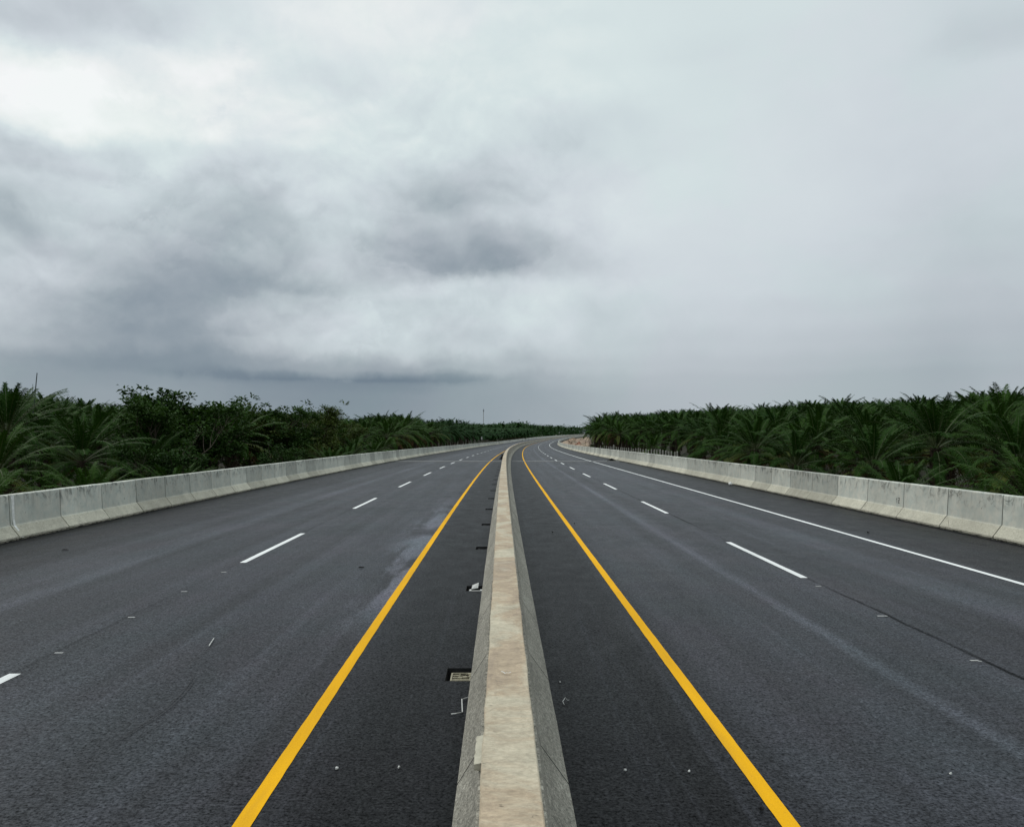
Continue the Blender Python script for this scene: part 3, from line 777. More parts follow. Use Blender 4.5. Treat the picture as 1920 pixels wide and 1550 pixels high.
def palm_crown(seed, nf, length, nl, mats, lw=.05, young=0):
    rng = random.Random(seed); b = MB(); ga = 2.39996
    for k in range(nf):
        t = k/(nf-1)                                   # 0 = youngest spear, 1 = oldest
        el = R(86)-(t**.85)*R(92)+rng.uniform(-.1, .1)
        L = length*(.55+.45*min(1, t*3.2))*rng.uniform(.9, 1.08)
        bend = R(28)+t*R(62)+rng.uniform(-.15, .2)
        a = k*ga+rng.uniform(-.2, .2)
        frond(b, rng, (math.cos(a)*.16, math.sin(a)*.16, .25-.65*t), a, el, L, bend, nl, 1 if (t > .8 and rng.random() < .35) else 0, 2, droop=.55+.6*t, lw=lw)
    return b.mesh('crown', mats)
def dry_skirt(seed, nf, length, nl):
    rng = random.Random(seed); b = MB()
    for k in range(nf):
        a = rng.uniform(0, 6.283)
        frond(b, rng, (math.cos(a)*.3, math.sin(a)*.3, -.55), a, R(-12)+rng.uniform(-.3, .25), length*rng.uniform(.7, .95), R(75), nl, 0, 0, droop=1.3, lw=.045, dens=.8)
    return b.mesh('dry_fronds', [DRY])
def palm_trunk(seed, H, r=.36):
    rng = random.Random(seed); b = MB(); n = 7
    pts = [(0, 0, -H-.8+(H+.9)*i/n) for i in range(n+1)]
    b.tube(pts, [r*(1.2 if i == 0 else 1.)*rng.uniform(.92, 1.08) for i in range(n+1)], 10)
    for k in range(int(26*H)):                         # cut frond bases in a spiral
        z = -H*(k/(26*H)); a = k*2.39996
        d = Vector((math.cos(a), math.sin(a), .55)).normalized(); p = Vector((math.cos(a)*r*.85, math.sin(a)*r*.85, z))
        b.tube([p, p+d*rng.uniform(.12, .26)], [.075, .04], 4)
    return b.mesh('trunk', [BARKP])
NEARM = [PALM, PALM2, RACH]
CROWNS = [palm_crown(100+i, 40, 4.9, 44, NEARM, .066) for i in range(6)]
CROWNS_M = [palm_crown(200+i, 34, 5.0, 25, NEARM, .12) for i in range(4)]
CROWN_YOUNG = [palm_crown(300+i, 24, 4.2, 34, NEARM, .045) for i in range(2)]
SKIRTS = [dry_skirt(400+i, 7, 4.6, 24) for i in range(3)]
TRUNKS = [palm_trunk(500+i, 3.6) for i in range(2)]

def put_palm(s, off, scale, crown_h, lod, label, skirt=True, tilt=.06):
    """crown_h = height of the crown base above the ground"""
    x, y, _ = P(s, off); z = ground_z(x, y)
    root = empty('oil_palm', (x, y, z), rnd.uniform(0, 6.283)); root.scale = (scale,)*3
    c = link('crown', rnd.choice(CROWNS if lod == 0 else CROWNS_M), root); c.location = (0, 0, crown_h)
    c.rotation_euler = (rnd.uniform(-tilt, tilt), rnd.uniform(-tilt, tilt), rnd.uniform(0, 6.28))
    t = link('trunk', rnd.choice(TRUNKS), root); t.location = (0, 0, crown_h-.2); t.scale = (1, 1, max(.3, crown_h/3.6))
    if skirt:
        k = link('dry_fronds', rnd.choice(SKIRTS), root); k.location = (0, 0, crown_h); k.rotation_euler = (0, 0, rnd.uniform(0, 6.28))
    tag(root, label, 'palm tree', 'oil palms of the roadside plantation')
    return root

def leaf_cluster(b, rng, c, d, n, ls, spread=.9):
    """umbrella of drooping leaves at a twig end"""
    for k in range(n):
        a = k*2.39996+rng.uniform(-.3, .3); e = rng.uniform(-.5, .75)
        v = (Vector((math.cos(a)*math.cos(e), math.sin(a)*math.cos(e), math.sin(e)))*spread+d*.5).normalized()
        q = c+v*rng.uniform(.08, .42)*ls*3; l = ls*rng.uniform(.7, 1.25)
        dn = (v+Vector((0, 0, -1))*rng.uniform(.3, 1.1)).normalized()
        w = dn.cross(Vector((rng.uniform(-.4, .4), rng.uniform(-.4, .4), 1)))
        if w.length < .05: continue
        w = w.normalized()*l*.27
        m_ = q+v*l*.5; t = m_+dn*l*.55
        i = [b.vert(q), b.vert(m_-w), b.vert(t), b.vert(m_+w)]
        b.face(i)
def broad_tree(seed, H, W, ntip, ls, nleaf, leafm, name='broadleaf_tree', bare=.35):
    """tapered trunk, forking limbs, crown of leaf clumps with gaps"""
    rng = random.Random(seed); tb = MB(); cb = MB(); tips = []
    def grow(p, d, r, l, depth):
        n = 4; pts = [p.copy()]; q = p.copy(); dd = d.copy()
        for i in range(n):
            dd = (dd+Vector((rng.uniform(-.2, .2), rng.uniform(-.2, .2), rng.uniform(-.02, .15)))).normalized(); q = q+dd*l/n; pts.append(q.copy())
        tb.tube(pts, [r*(1-.4*i/n) for i in range(n+1)], 6 if depth < 2 else 4, 0, depth > 2)
        if depth >= 3: tips.append((q, dd)); return
        if depth == 2: tips.append((pts[2], dd))
        for k in range(3 if depth else 5):
            a = rng.uniform(0, 6.283); sp = rng.uniform(.55, 1.1)*W/H*1.5
            nd = (dd+Vector((math.cos(a)*sp, math.sin(a)*sp, rng.uniform(0, .35)))).normalized()
            st = pts[-1] if k < 2 else pts[rng.choice((2, 3))]
            grow(st, nd, r*.55, l*rng.uniform(.62, .9), depth+1)
    grow(Vector((0, 0, -.3)), Vector((0, 0, 1)), .045*H**.9*.6, H*bare, 0)
    zt = max(t[0].z for t in tips); k = H/(zt+.3)
    for v in range(len(tb.v)): tb.v[v] = (tb.v[v][0]*k, tb.v[v][1]*k, tb.v[v][2]*k)
    while len(tips) < ntip:
        p, d = rng.choice(tips); tips.append((p+Vector((rng.gauss(0, .35), rng.gauss(0, .35), rng.gauss(-.1, .35)))/k, d))
    for p, d in tips[:ntip+40]: leaf_cluster(cb, rng, p*k, d, nleaf, ls)
    return tb.mesh('trunk', [BARK]), cb.mesh('crown', [leafm])
BT = [broad_tree(21, 9.2, 5.6, 240, .40, 17, LEAFA), broad_tree(22, 8.4, 6., 320, .36, 17, LEAFA), broad_tree(23, 7.6, 6.5, 320, .32, 17, LEAFB), broad_tree(24, 6.6, 7., 300, .32, 16, LEAFB)]
def put_tree(x, s_off, idx, top, label, rz=0., wide=.95):
    s, off = s_off
    x_, y_, _ = P(s, off); z = ground_z(x_, y_)
    H = (9.2, 8.4, 7.6, 6.6)[idx]
    sc = (top-z)/(H+.35)
    root = empty('broadleaf_tree', (x_, y_, z), rz); root.scale = (sc*wide, sc*wide, sc)
    link('trunk', BT[idx][0], root); link('crown', BT[idx][1], root)
    tag(root, label, 'tree', 'broad-leaved trees among the palms')
def at_px(xp, off):
    """arc length where the line at this offset meets image column xp"""
    best = min(((abs(px(P(s*.5, off))[0]-xp), s*.5) for s in range(24, 1400)), key=lambda t: t[0]); return best[1]
def top_for(xp, yp, off):
    s = at_px(xp, off); p = P(s, off); return s, CAMH+(816.2-yp)/1520*p[1]
TREES = [(312, 745, -23, 0, 'loose tree of drooping leaf clusters, first broad-leaved crown above the palms on the left'),
         (350, 727, -24, 0, 'tallest dark broad-leaved tree rising above the palms left of the road'),
         (392, 729, -22.5, 1, 'dense dark rounded tree just right of the tallest broad-leaved tree'),
         (430, 744, -25, 3, 'small light green tree between the dark round tree and the thin-topped tree'),
         (488, 740, -23, 1, 'dark tree with a thin open top behind the left barrier'),
         (534, 752, -24, 1, 'dark bushy tree between the thin-topped tree and the olive trees'),
         (586, 756, -22, 2, 'olive green bushy tree beside the last dark tree left of the road'),
         (622, 766, -22, 2, 'olive tree standing right next to the big spreading palm on the left'),
         (465, 765, -31, 2, 'pale olive tree set back behind the dark trees on the left')]
tree_spots = []; bush_spots = []
for xp, yp, off, idx, lab in TREES:
    s, top = top_for(xp, yp, off); tree_spots.append((s, off)); put_tree(0, (s, off), idx, top, lab, rnd.uniform(0, 6.28))

for xp, yp, off, idx, lab in [(330, 812, -17.2, 1, 'low leafy bush below the tallest broad-leaved tree'),
                         (505, 822, -17.0, 1, 'leafy bush below the thin-topped tree, close to the left barrier'), (600, 815, -18.0, 3, 'last leafy bush at the left barrier before the palm rows')]:
    s, top = top_for(xp, yp, off); bush_spots.append((s, off)); put_tree(0, (s, off), idx, top, lab, rnd.uniform(0, 6.28), .9)
# ---- plantation grid
def skyline(xp):
    L = [(-300,715),(0,722),(60,728),(130,738),(200,757),(250,752),(300,760),(420,765),(520,772),(620,775),(660,785),(705,774),(760,777),(800,786),(860,782),(890,792),(930,795),(1000,796),(1099,798)]
    Rr = [(1100,800),(1110,784),(1130,775),(1170,771),(1250,768),(1300,764),(1400,763),(1440,761),(1500,750),(1550,753),(1610,748),(1700,743),(1760,745),(1830,740),(1870,731),(1920,730),(2300,715)]
    T = L if xp < 1100 else Rr
    return interp(xp, [t[0] for t in T], [t[1] for t in T])
cands = []
for sg in (-1, 1):
    for r in range(0, 14):
        off = sg*(16.6+5.9*r)
        s = 6+(4.3 if r % 2 else 0)
        while s < (640 if sg < 0 else 470):
            so_, oo_ = s+rnd.uniform(-1.2, 1.2), off+rnd.uniform(-.9, .9)
            s += 6.5
            p = P(so_, oo_); xp = px(p)[0] if p[1] > 4 else 9999
            if not -260 < xp < 2180: continue
            if sg > 0 and so_ > 150 and xp < 1109+(4-r if r < 4 else 0)*2: continue           # earthworks inside the bend
            if sg > 0 and 66 < so_ < 150 and oo_ < 17.0: continue          # strip kept clear for the fence
            if any(abs(so_-a)+abs(oo_-c) < 4.2 for a, c in tree_spots): continue
            if any(abs(so_-a)+abs(oo_-c) < 2.6 for a, c in bush_spots): continue
            cands.append((sg, r, so_, oo_, p, xp))
cands.sort(key=lambda c: c[4][1]+.55*7.4*c[1])
far = MB(); farcnt = 0; count = {}; npalm = 0
def add_far_palm(mb, rng, x, y, z, h, R_, nf=12):
    for k in range(nf):
        a = k*2.39996+rng.uniform(-.3, .3); el = R(80)-R(85)*(k/nf)+rng.uniform(-.1, .1); p = Vector((x, y, z+h*.55)); hd = Vector((math.cos(a), math.sin(a), 0)); sd = Vector((-hd.y, hd.x, 0))
        prev = None; w0 = R_*.17
        for i in range(4):
            w = w0*(.35, 1., .8, .08)[i]
            row = (mb.vert(p-sd*w+Vector((0, 0, -w*.5))), mb.vert(p), mb.vert(p+sd*w+Vector((0, 0, -w*.5))))
            if prev: mb.face((prev[0], prev[1], row[1], row[0])); mb.face((prev[1], prev[2], row[2], row[1]))
            prev = row; p = p+(hd*math.cos(el)+Vector((0, 0, math.sin(el))))*R_/3; el -= R(32)
frng = random.Random(77)
LIGHT = []
for q in range(3):
    rr = random.Random(900+q); lb = MB()
    for k in range(26):
        t = k/25; el = R(86)-(t**.85)*R(92)+rr.uniform(-.1, .1)
        frond(lb, rr, (0, 0, .25-.65*t), k*2.39996+rr.uniform(-.2, .2), el, 5.0*(.55+.45*min(1, t*3.2))*rr.uniform(.9, 1.08), R(28)+t*R(62)+rr.uniform(-.15, .2), 9, 0, 0, droop=.55+.6*t, lw=.30)
    LIGHT.append(lb)
def add_mid_palm(mb, rng, x, y, z, H):
    lb = rng.choice(LIGHT); sc = min(.86, max(.56, H/9.6)); a = rng.uniform(0, 6.283); ca, sa = math.cos(a)*sc, math.sin(a)*sc; zc = z+max(.7*sc, H-3.45*sc); n = len(mb.v)
    mb.v.extend([(x+v[0]*ca-v[1]*sa, y+v[0]*sa+v[1]*ca, zc+v[2]*sc) for v in lb.v])
    mb.f.extend([tuple(i+n for i in f) for f in lb.f]); mb.m.extend(lb.m); mb.uv.extend(lb.uv)
    mb.tube([(x, y, z-.5), (x, y, zc)], .25, 5, 1)
for sg, r, s, off, p, xp in cands:
    D = p[1]; gz = ground_z(p[0], p[1]); side = 'left' if sg < 0 else 'right'
    cap_top = CAMH+(816.2-skyline(min(max(xp, -250), 2150)))/1520*D - gz      # never above the skyline by much
    want = ((5.0 if sg < 0 else 5.7) if r == 0 else 7.9 if r == 1 else 8.4)*rnd.uniform(.74, 1.16)
    if D > 110: want = cap_top*rnd.uniform(.88, 1.06) if r < 3 else want
    if r >= 2 and D < 260: want = min(max(want, cap_top*rnd.uniform(.86, 1.0)), 10.8)
    H = min(want, max(cap_top*rnd.uniform(.83, 1.11), 4.2))
    if npalm < 292:
        sc = min(.86, max(.56, H/9.6)); ch = max(.7, H/sc-3.45)
        key = (sg, min(r, 2)); vis = -40 < xp < 1960
        if vis: count[key] = count.get(key, 0)+1
        c = count.get(key, 0)
        if r < 2 and vis and c <= 9: lab = '%s oil palm from the photo edge in the %s row behind the %s barrier' % (ORD[c-1], 'front' if r == 0 else 'second', side)
        elif r < 2: lab = 'one of the look-alike oil palms farther along the first rows behind the %s barrier' % side
        elif D < 90: lab = 'one of the tall oil palms deep in the dense plantation behind the %s barrier' % side
        else: lab = 'one of the distant oil palm crowns massed beyond the %s barrier' % side
        put_palm(s, off, sc, ch, 0 if D < 62 else 1, lab, skirt=(r == 0 or (r == 1 and D < 80)))
        npalm += 1
    else:
        if D < 270: add_mid_palm(far, frng, p[0], p[1], gz, H)
        else: add_far_palm(far, frng, p[0], p[1], gz, H, 4.2)
if far.f: tag(far.build('oil_palm', [FAR, BARKP]), 'farthest oil palms of the plantation merging into one dark green mass', 'palm trees', 'oil palms of the roadside plantation', 'stuff')

# ---- far forest across the bend
def build_far_forest():
    b = MB(); rng = random.Random(5)
    for k in range(1100):
        y = rng.uniform(430, 1380); xp = rng.uniform(760, 1330); x = (xp-960)/1520*y
        s, off = to_so(x, y) if y < 1390 else (y, 99)
        if abs(off) < 23: continue
        if off > 0 and y < (820 if xp < 1125 else 470): continue
        z = ground_z(x, y)
        ty = interp(xp, [560, 800, 880, 930, 980, 1010, 1100, 1500], [800, 797, 794, 792, 786, 795, 798, 790])+rng.uniform(-4, 7)
        H = min(16, max(5, CAMH+(816.2-ty)/1520*y-z))
        if rng.random() < .45: add_far_palm(b, rng, x, y, z, H*1.05, 4.6+H*.12, 14)
        else:
            for q in range(95):
                v = Vector((rng.gauss(0, 1), rng.gauss(0, 1), rng.gauss(0, 1))).normalized(); rr = rng.uniform(.4, .9)
                c = Vector((x+v.x*rr*H*.42, y+v.y*rr*H*.42, z+H*.5+v.z*rr*H*.5)); w = rng.uniform(.35, .9)
                u = Vector((rng.gauss(0, 1), rng.gauss(0, 1), rng.gauss(0, .6))).normalized(); t = v.cross(u).normalized()
                b.quad(c-u*w-t*w*.4, c+u*w*.2-t*w, c+u*w+t*w*.5, c-u*w*.3+t*w)
    for k in range(420):
        y = rng.uniform(520, 1390); xp = rng.uniform(780, 1240); x = (xp-960)/1520*y
        s, off = to_so(x, y) if y < 1390 else (y, 99)
        if abs(off) < 23 or (off > 0 and y < 820): continue
        z = ground_z(x, y); H = rng.uniform(4, 7)
        for q in range(34):
            c = Vector((x+rng.gauss(0, 3.2), y+rng.gauss(0, 3.2), z+H*rng.random()**1.3)); w = rng.uniform(.6, 1.3); v = Vector((rng.gauss(0, 1), -1.2, rng.gauss(.3, .6))).normalized()
            u = Vector((rng.gauss(0, 1), rng.gauss(0, 1), rng.gauss(0, .6))).normalized(); t = v.cross(u).normalized()
            b.quad(c-u*w-t*w*.4, c+u*w*.2-t*w, c+u*w+t*w*.5, c-u*w*.3+t*w)
    tag(b.build('far_forest', FAR), 'hazy dark green forest closing the view beyond the bend', 'forest', kind='stuff')
build_far_forest()

# ---- undergrowth on the embankments
def build_undergrowth():
    b = MB(); rng = random.Random(9)
    for k in range(8200):
        sg = rng.choice((-1, 1)); s = 10+(560 if sg < 0 else 220)*rng.random()**2.1; off = sg*(13.6+rng.random()**1.3*9)
        if sg > 0 and s > 66 and off < 16: continue
        x, y, _ = P(s, off); z = ground_z(x, y); h = rng.uniform(.3, 1.1)*(1+s/180)
        for q in range(5):
            a = rng.uniform(0, 6.283); d = Vector((math.cos(a), math.sin(a), rng.uniform(.6, 1.8))).normalized(); w = Vector((-d.y, d.x, 0))*rng.uniform(.02, .06)*(1+s/90)
            p = Vector((x+rng.uniform(-.3, .3), y+rng.uniform(-.3, .3), z-.02)); m_ = p+d*h*.6; t = m_+(d+Vector((0, 0, -.9))).normalized()*h*.5
            i = [b.vert(p-w*.6), b.vert(p+w*.6), b.vert(m_+w), b.vert(m_-w), b.vert(t)]; mm = 1 if rng.random() < .3 else 0
            b.face(i[:4], mm); b.face((i[3], i[2], i[4]), mm)
    tag(b.build('undergrowth', [LEAFU, DRY]), 'low ferns and dry grass under the palms behind the barriers', 'undergrowth', kind='stuff')
build_undergrowth()

# ------------------------------------------------------------------ bare earth inside the bend, fence
def build_earth():
    b = MB(); ss = [190+5*i for i in range(0, 50)]; tt = [0, .06, .14, .24, .34, .44, .55, .66, .77, .88, 1.]; rows = []
    for s in ss:
        r = []
        om = max(14.6, .0985*s-road(s)[0])
        oo = [12.9+(om-12.9)*t for t in tt]
        for k, o in enumerate(oo):
            x, y, z = P(s, o); h = 0
            if k > 1:
                w = min(1, (s-190)/30, (435-s)/40); w = max(0, w)
                h = w*(.25+.20*(o-13)+.55*mnoise.noise((s*.05, o*.35, 3))+.28*mnoise.noise((s*.16, o*.9, 7))); h = max(h, -.1)
            if k == len(oo)-1: h = ground_z(x, y)-z-.3
            r.append(b.vert((x, y, z-.12+h+(.1 if k > 1 else 0))))
        rows.append(r)
    for i in range(len(rows)-1):
        for k in range(len(oo)-1): b.face((rows[i][k], rows[i][k+1], rows[i+1][k+1], rows[i+1][k]))
    tag(b.build('bare_earth', EARTH, smooth=True), kind='structure')
build_earth()
def mound(name, s, off, rx, ry, h, m, label, seed, cat):
    x, y, z = P(s, off); b = MB(); rng = random.Random(seed); n, k = 18, 7; rows = []
    for j in range(k+1):
        t = j/k; r = []
        for i in range(n):
            a = 2*math.pi*i/n; q = 1+.28*mnoise.noise((math.cos(a)*1.7+seed, math.sin(a)*1.7, t*2))
            r.append(b.vert((math.cos(a)*rx*(1-t)*q, math.sin(a)*ry*(1-t)*q, h*(1-(1-t)**1.6)*(1+.3*mnoise.noise((math.cos(a)*2, t*3, seed)))-(.5 if j == 0 else 0))))
        rows.append(r)
    for j in range(k):
        for i in range(n): b.face((rows[j][i], rows[j][(i+1) % n], rows[j+1][(i+1) % n], rows[j+1][i]))
    for q in range(40):
        a = rng.uniform(0, 6.283); t = rng.uniform(.1, .9); c = (math.cos(a)*rx*(1-t), math.sin(a)*ry*(1-t), h*(1-(1-t)**1.6)); e = rng.uniform(.05, .16)*h
        b.box(c, (e*rx/h*.5+.05, e+.08, e+.05), 0, Matrix.Rotation(rng.uniform(0, 3), 3, 'Z') @ Matrix.Rotation(rng.uniform(-.6, .6), 3, 'X'))
    o = b.build(name, m, smooth=False); o.location = (x, y, ground_z(x, y)+.1 if abs(off) > 16 else z)
    return tag(o, label, cat)
mound('earth_mound', 218, 16.2, 1.5, 5, 1.7, RUST, 'reddish brown heap of dug earth at the foot of the plantation right of the bend', 3, 'earth mound')
mound('earth_mound', 262, 16.4, 1.9, 8, 1.8, EARTH, 'pale tan earth mound behind the reddish heap right of the bend', 6, 'earth mound')
mound('earth_mound', 340, 18.6, 3., 13, 2.0, EARTH, 'long low tan earth bank farthest round the bend beside the palms', 8, 'earth mound')

FN = tag(empty('post_fence', P(74, 15)), 'row of short grey concrete posts along the plantation edge behind the right barrier', 'fence')
inv = FN.matrix_world.inverted() if False else None
fx, fy, fz = P(74, 15)
tops = []
xs_posts = [1270,1265.6,1259,1254,1248.4,1242.7,1237.5,1231.8,1226.6,1221.5,1216,1211,1206,1201,1197,1192,1188,1183.7,1179,1175,1170.5,1166.5,1163.6,1159.5,1156,1151,1147.5,1144,1141,1137,1133,1129.5,1126]
for i, xp in enumerate(xs_posts):
    s = at_px(xp, 15.0)+0.0; x, y, z = P(s, 15.0)
    x = (xp-960)/1520*y
    b = MB(); topz = 1.30-.0006*(y-75)+(.22 if abs(xp-1151) < 1 else 0)+rnd.uniform(-.06, .06); gz = ground_z(x, y)-.2; ln = rnd.uniform(-.02, .02)
    top = Vector((x+ln, y, z+topz)); wd = .12 if abs(xp-1151) > 1 else .2
    bot = Vector((x, y, gz)); k = [b.vert((bot.x+sx*wd/2, bot.y+sy*.06, bot.z)) for sx, sy in ((-1,-1),(1,-1),(1,1),(-1,1))]; t = [b.vert((top.x+sx*wd/2*.85, top.y+sy*.055, top.z-.02)) for sx, sy in ((-1,-1),(1,-1),(1,1),(-1,1))]
    ap = b.vert((top.x, top.y, top.z+.02))
    for q in range(4): b.face((k[q], k[(q+1) % 4], t[(q+1) % 4], t[q])); b.face((t[q], t[(q+1) % 4], ap))
    b.v = [(v[0]-fx, v[1]-fy, v[2]-fz) for v in b.v]
    b.build('post', POSTC, FN); tops.append(top)
for dz_ in (-.18, -.7):
    b = MB(); b.tube([(t.x-fx, t.y-fy, t.z+dz_-fz) for t in tops], .006, 4); b.build('wire', POLE, FN)

# ------------------------------------------------------------------ poles, mast, marker
def pole(xb, yb, xt, yt, D, r, label):
    x0 = (xb-960)/1520*D; x1 = (xt-960)/1520*D; z1 = CAMH+(816.2-yt)/1520*D; z0 = CAMH+(816.2-yb)/1520*D
    gz = ground_z(x0, D); k = (z1-gz)/(z1-z0); xg = x1-(x1-x0)*k
    b = MB(); n = 6; b.tube([(xg-x1+(x1-xg)*i/n+(x1-xg)-(x1-xg), 0, (z1-gz)*i/n-.3*(i == 0)) for i in range(n+1)], [r*(1.25-.75*i/n) for i in range(n+1)], 8)
    o = b.build('pole', POLE); o.location = (x1, D, gz); tag(o, label, 'pole')
pole(64, 758, 69.5, 699, 58, .06, 'tall dark leaning pole rising above the palms at far left')
pole(61, 758, 61.5, 720, 64, .03, 'thin short pole just left of the tall leaning pole')
def mast():
    D = 560; xp, yt = 906.5, 765.5; x = (xp-960)/1520*D; gz = ground_z(x, D); top = CAMH+(816.2-yt)/1520*D-gz
    root = empty('radio_mast', (x, D, gz)); b = MB(); n = 12; w = lambda t: .30*(1-.5*t)
    legs = [[(math.cos(a)*w(i/n), math.sin(a)*w(i/n), (top-2)*i/n) for i in range(n+1)] for a in (.5, 2.6, 4.7)]
    for L in legs: b.tube(L, .045, 4)
    for i in range(n):
        for k in range(3): b.tube([legs[k][i], legs[(k+1) % 3][i+1]], .02, 3); b.tube([legs[k][i+1], legs[(k+1) % 3][i+1]], .02, 3)
    b.build('lattice', POSTC, root)
    c = MB()
    for a in (0, 2.1, 4.2): c.box((math.cos(a)*.32, math.sin(a)*.32, top-1.6), (.2, .2, 1.6))
    c.tube([(0, 0, top-2.1), (0, 0, top)], .07, 5); c.build('antenna', POLE, root)
    tag(root, 'slim lattice radio mast standing far behind the trees in the middle', 'radio mast')
mast()
def marker():
    s = at_px(903, -13.4); x, y, z = P(s, -13.4); gz = ground_z(x, y); b = MB(); h = CAMH+(816.2-819.5)/1520*y-gz
    root = empty('marker_sign', (x, y, gz)); b.tube([(0, 0, -.2), (0, 0, h-.5)], .06, 6); b.build('post', POSTC, root)
    c = MB(); c.box((0, -.02, h-.35), (.42, .06, .8)); c.box((0, -.02, h+.03), (.30, .05, .08)); c.build('plate', SCRAP, root)
    tag(root, 'small white marker sign behind the left barrier near the bend', 'sign')
marker()

# ------------------------------------------------------------------ litter and small things on the road
def flake(xp, yp, w, l, label, m=SCRAP, h=.012, name='paper_scrap', cat='litter', grp='white scraps littering the asphalt'):
    x, y = gp(xp, yp); b = MB(); n = 7; rng = random.Random(int(xp*7+yp)); ring = []; top = []
    for i in range(n):
        a = 2*math.pi*i/n; q = rng.uniform(.5, .95); ring.append(b.vert((math.cos(a)*w*q, math.sin(a)*l*q, .003))); 
        top.append(b.vert((math.cos(a)*w*q*.9, math.sin(a)*l*q*.9, .003+h*rng.uniform(.4, 1.2))))
    c = b.vert((0, 0, .003+h*1.1))
    for i in range(n): b.face((ring[i], ring[(i+1) % n], top[(i+1) % n], top[i])); b.face((top[i], top[(i+1) % n], c))
    o = b.build(name, m); o.location = (x, y, 0); o.rotation_euler = (0, 0, rng.uniform(-.6, .6)); tag(o, label, cat, grp)
flake(1172, 1444, .013, .016, 'bright white scrap on the dark strip right of the median, nearest the bottom edge')
flake(1292, 1446, .012, .014, 'white scrap on dark asphalt just left of the right yellow line')
flake(1050, 1279, .012, .010, 'pale pebble-like scrap at the right foot of the median by the wire')
flake(632, 1441, .016, .018, 'crumpled white scrap right of the left yellow line near the bottom')
flake(748, 1439, .010, .020, 'thin curled white scrap between the left yellow line and median')
flake(1782, 1451, .014, .012, 'lone white scrap in the right lane near the bottom right corner')
flake(1661, 1155, .035, .012, 'flat white scrap on the paving joint right of the nearest right dash', h=.008)
flake(1838, 1240, .035, .013, 'white scrap on the paving joint farther right, toward the photo edge', h=.008)
flake(1428, 1518, .022, .020, 'black stone beside the right yellow line near the bottom', BLACK, .02, 'stone', 'stone', 'dark stones on the asphalt')
flake(1036, 998, .03, .03, 'small black stone left of the right yellow line', BLACK, .03, 'stone', 'stone', 'dark stones on the asphalt')
flake(1077, 982, .03, .03, 'reddish black stone touching the right yellow line', BLACK, .03, 'stone', 'stone', 'dark stones on the asphalt')
flake(1628, 999, .04, .04, 'black stone on the right shoulder outside the white line', BLACK, .03, 'stone', 'stone', 'dark stones on the asphalt')
flake(678, 1064, .09, .03, 'flat black lump in the left lane between dash and yellow line', BLACK, .02, 'stone', 'stone', 'dark stones on the asphalt')
flake(122, 1031, .10, .03, 'flat black lump near the left barrier', BLACK, .02, 'stone', 'stone', 'dark stones on the asphalt')
def wire(name, pts, r, m, label, cat, zs=None):
    b = MB(); q = [gp(x, y) for x, y in pts]; c = q[0]
    b.tube([(p[0]-c[0], p[1]-c[1], (zs[i] if zs else .012)) for i, p in enumerate(q)], r, 5); o = b.build(name, m); o.location = (c[0], c[1], 0); tag(o, label, cat)
wire('strap_scrap', [(846,1339),(856,1340.5),(867,1336),(866,1316),(868,1312),(877,1308)], .006, SCRAP, 'bent white strap lying at the left foot of the median behind the grate', 'scrap', [.006,.02,.008,.03,.012,.007])
wire('wire_scrap', [(1058,1321),(1055,1316),(1060,1311),(1064,1313),(1067,1312)], .003, SCRAP, 'thin pale wire bent on the asphalt at the right foot of the median', 'scrap', [.004,.01,.02,.006,.004])
wire('wire_scrap', [(392,1212),(397,1204),(401,1198)], .006, SCRAP, 'short straight pale stick in the left lane', 'scrap')
def sheet_scrap():
    x, y = gp(884, 1100); b = MB(); b.quad((-.06, -.05, .01), (.05, -.03, .03), (.06, .06, .10), (-.05, .05, .06)); b.quad((-.06, -.05, .006), (-.05, .05, .05), (.06, .06, .09), (.05, -.03, .02))
    o = b.build('plastic_sheet', SCRAP); o.location = (gp(891, 1104)[0], gp(891, 1104)[1], 0); tag(o, 'crumpled white plastic piece at the second drain opening beside the median', 'litter')
sheet_scrap()
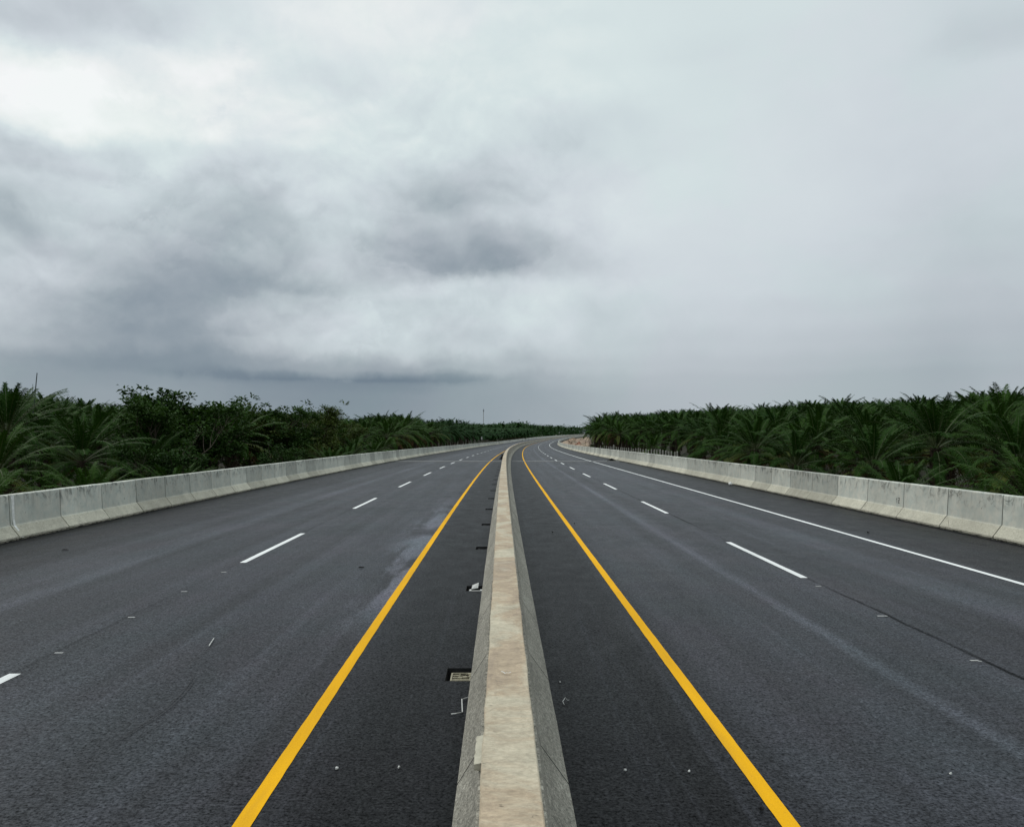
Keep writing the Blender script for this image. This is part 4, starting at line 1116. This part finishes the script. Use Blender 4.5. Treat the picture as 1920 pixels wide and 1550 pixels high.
def heap(xp, yp, rx, ry, h, label, seed, name='dirt_heap'):
    x, y = gp(xp, yp); b = MB(); rng = random.Random(seed)
    s, off = to_so(x, y); z = road(s)[3]; k = CAMH/(CAMH-z) if False else 1
    for q in range(90):
        a = rng.uniform(0, 6.283); t = rng.random()**.6; c = Vector((math.cos(a)*rx*t, math.sin(a)*ry*t, h*(1-t)*rng.uniform(.2, 1)+.02)); e = rng.uniform(.04, .12)
        b.box(c, (e*1.4, e, e*.7), 0, Matrix.Rotation(rng.uniform(0, 3), 3, 'Z') @ Matrix.Rotation(rng.uniform(-.8, .8), 3, 'X'))
    o = b.build(name, BLACK); o.location = (x, y, z); return tag(o, label, 'dirt heap')
heap(942, 857, .30, .9, .75, 'black heap of rubbish at the left foot of the median by the expansion joint', 4)
heap(1147, 861.0, .45, .5, .3, 'dark heap of weeds and dirt at the foot of the right barrier', 7)
def white_bag():
    s = at_px(1371, 11.9); x, y, z = P(s, 11.92); b = MB(); rng = random.Random(2); n, k = 10, 5; rows = []
    for j in range(k+1):
        t = j/k; rows.append([b.vert((math.cos(6.283*i/n)*.11*math.sin(.35+t*2.6)*rng.uniform(.75, 1.2), math.sin(6.283*i/n)*.14*math.sin(.35+t*2.6)*rng.uniform(.8, 1.2),   .2*t)) for i in range(n)])
    for j in range(k):
        for i in range(n): b.face((rows[j][i], rows[j][(i+1) % n], rows[j+1][(i+1) % n], rows[j+1][i]))
    b.face(rows[-1]); o = b.build('plastic_bag', SCRAP); o.location = (x-.1, y, z); tag(o, 'small crumpled white bag at the foot of the right barrier', 'bag')
white_bag()
def stick_post():
    x, y = gp(948, 848); b = MB(); b.tube([(0, 0, 0), (.04, 0, .7), (.02, 0, 1.35)], [.04, .035, .02], 6); b.tube([(.035, 0, .6), (-.25, .02, .75)], [.02, .01], 5)
    o = b.build('wooden_stake', STICK); s, off = to_so(x, y); o.location = (P(s, -.9)[0], y, road(s)[3]); tag(o, 'thin dark stake standing beside the median near the bend', 'stake')
stick_post()
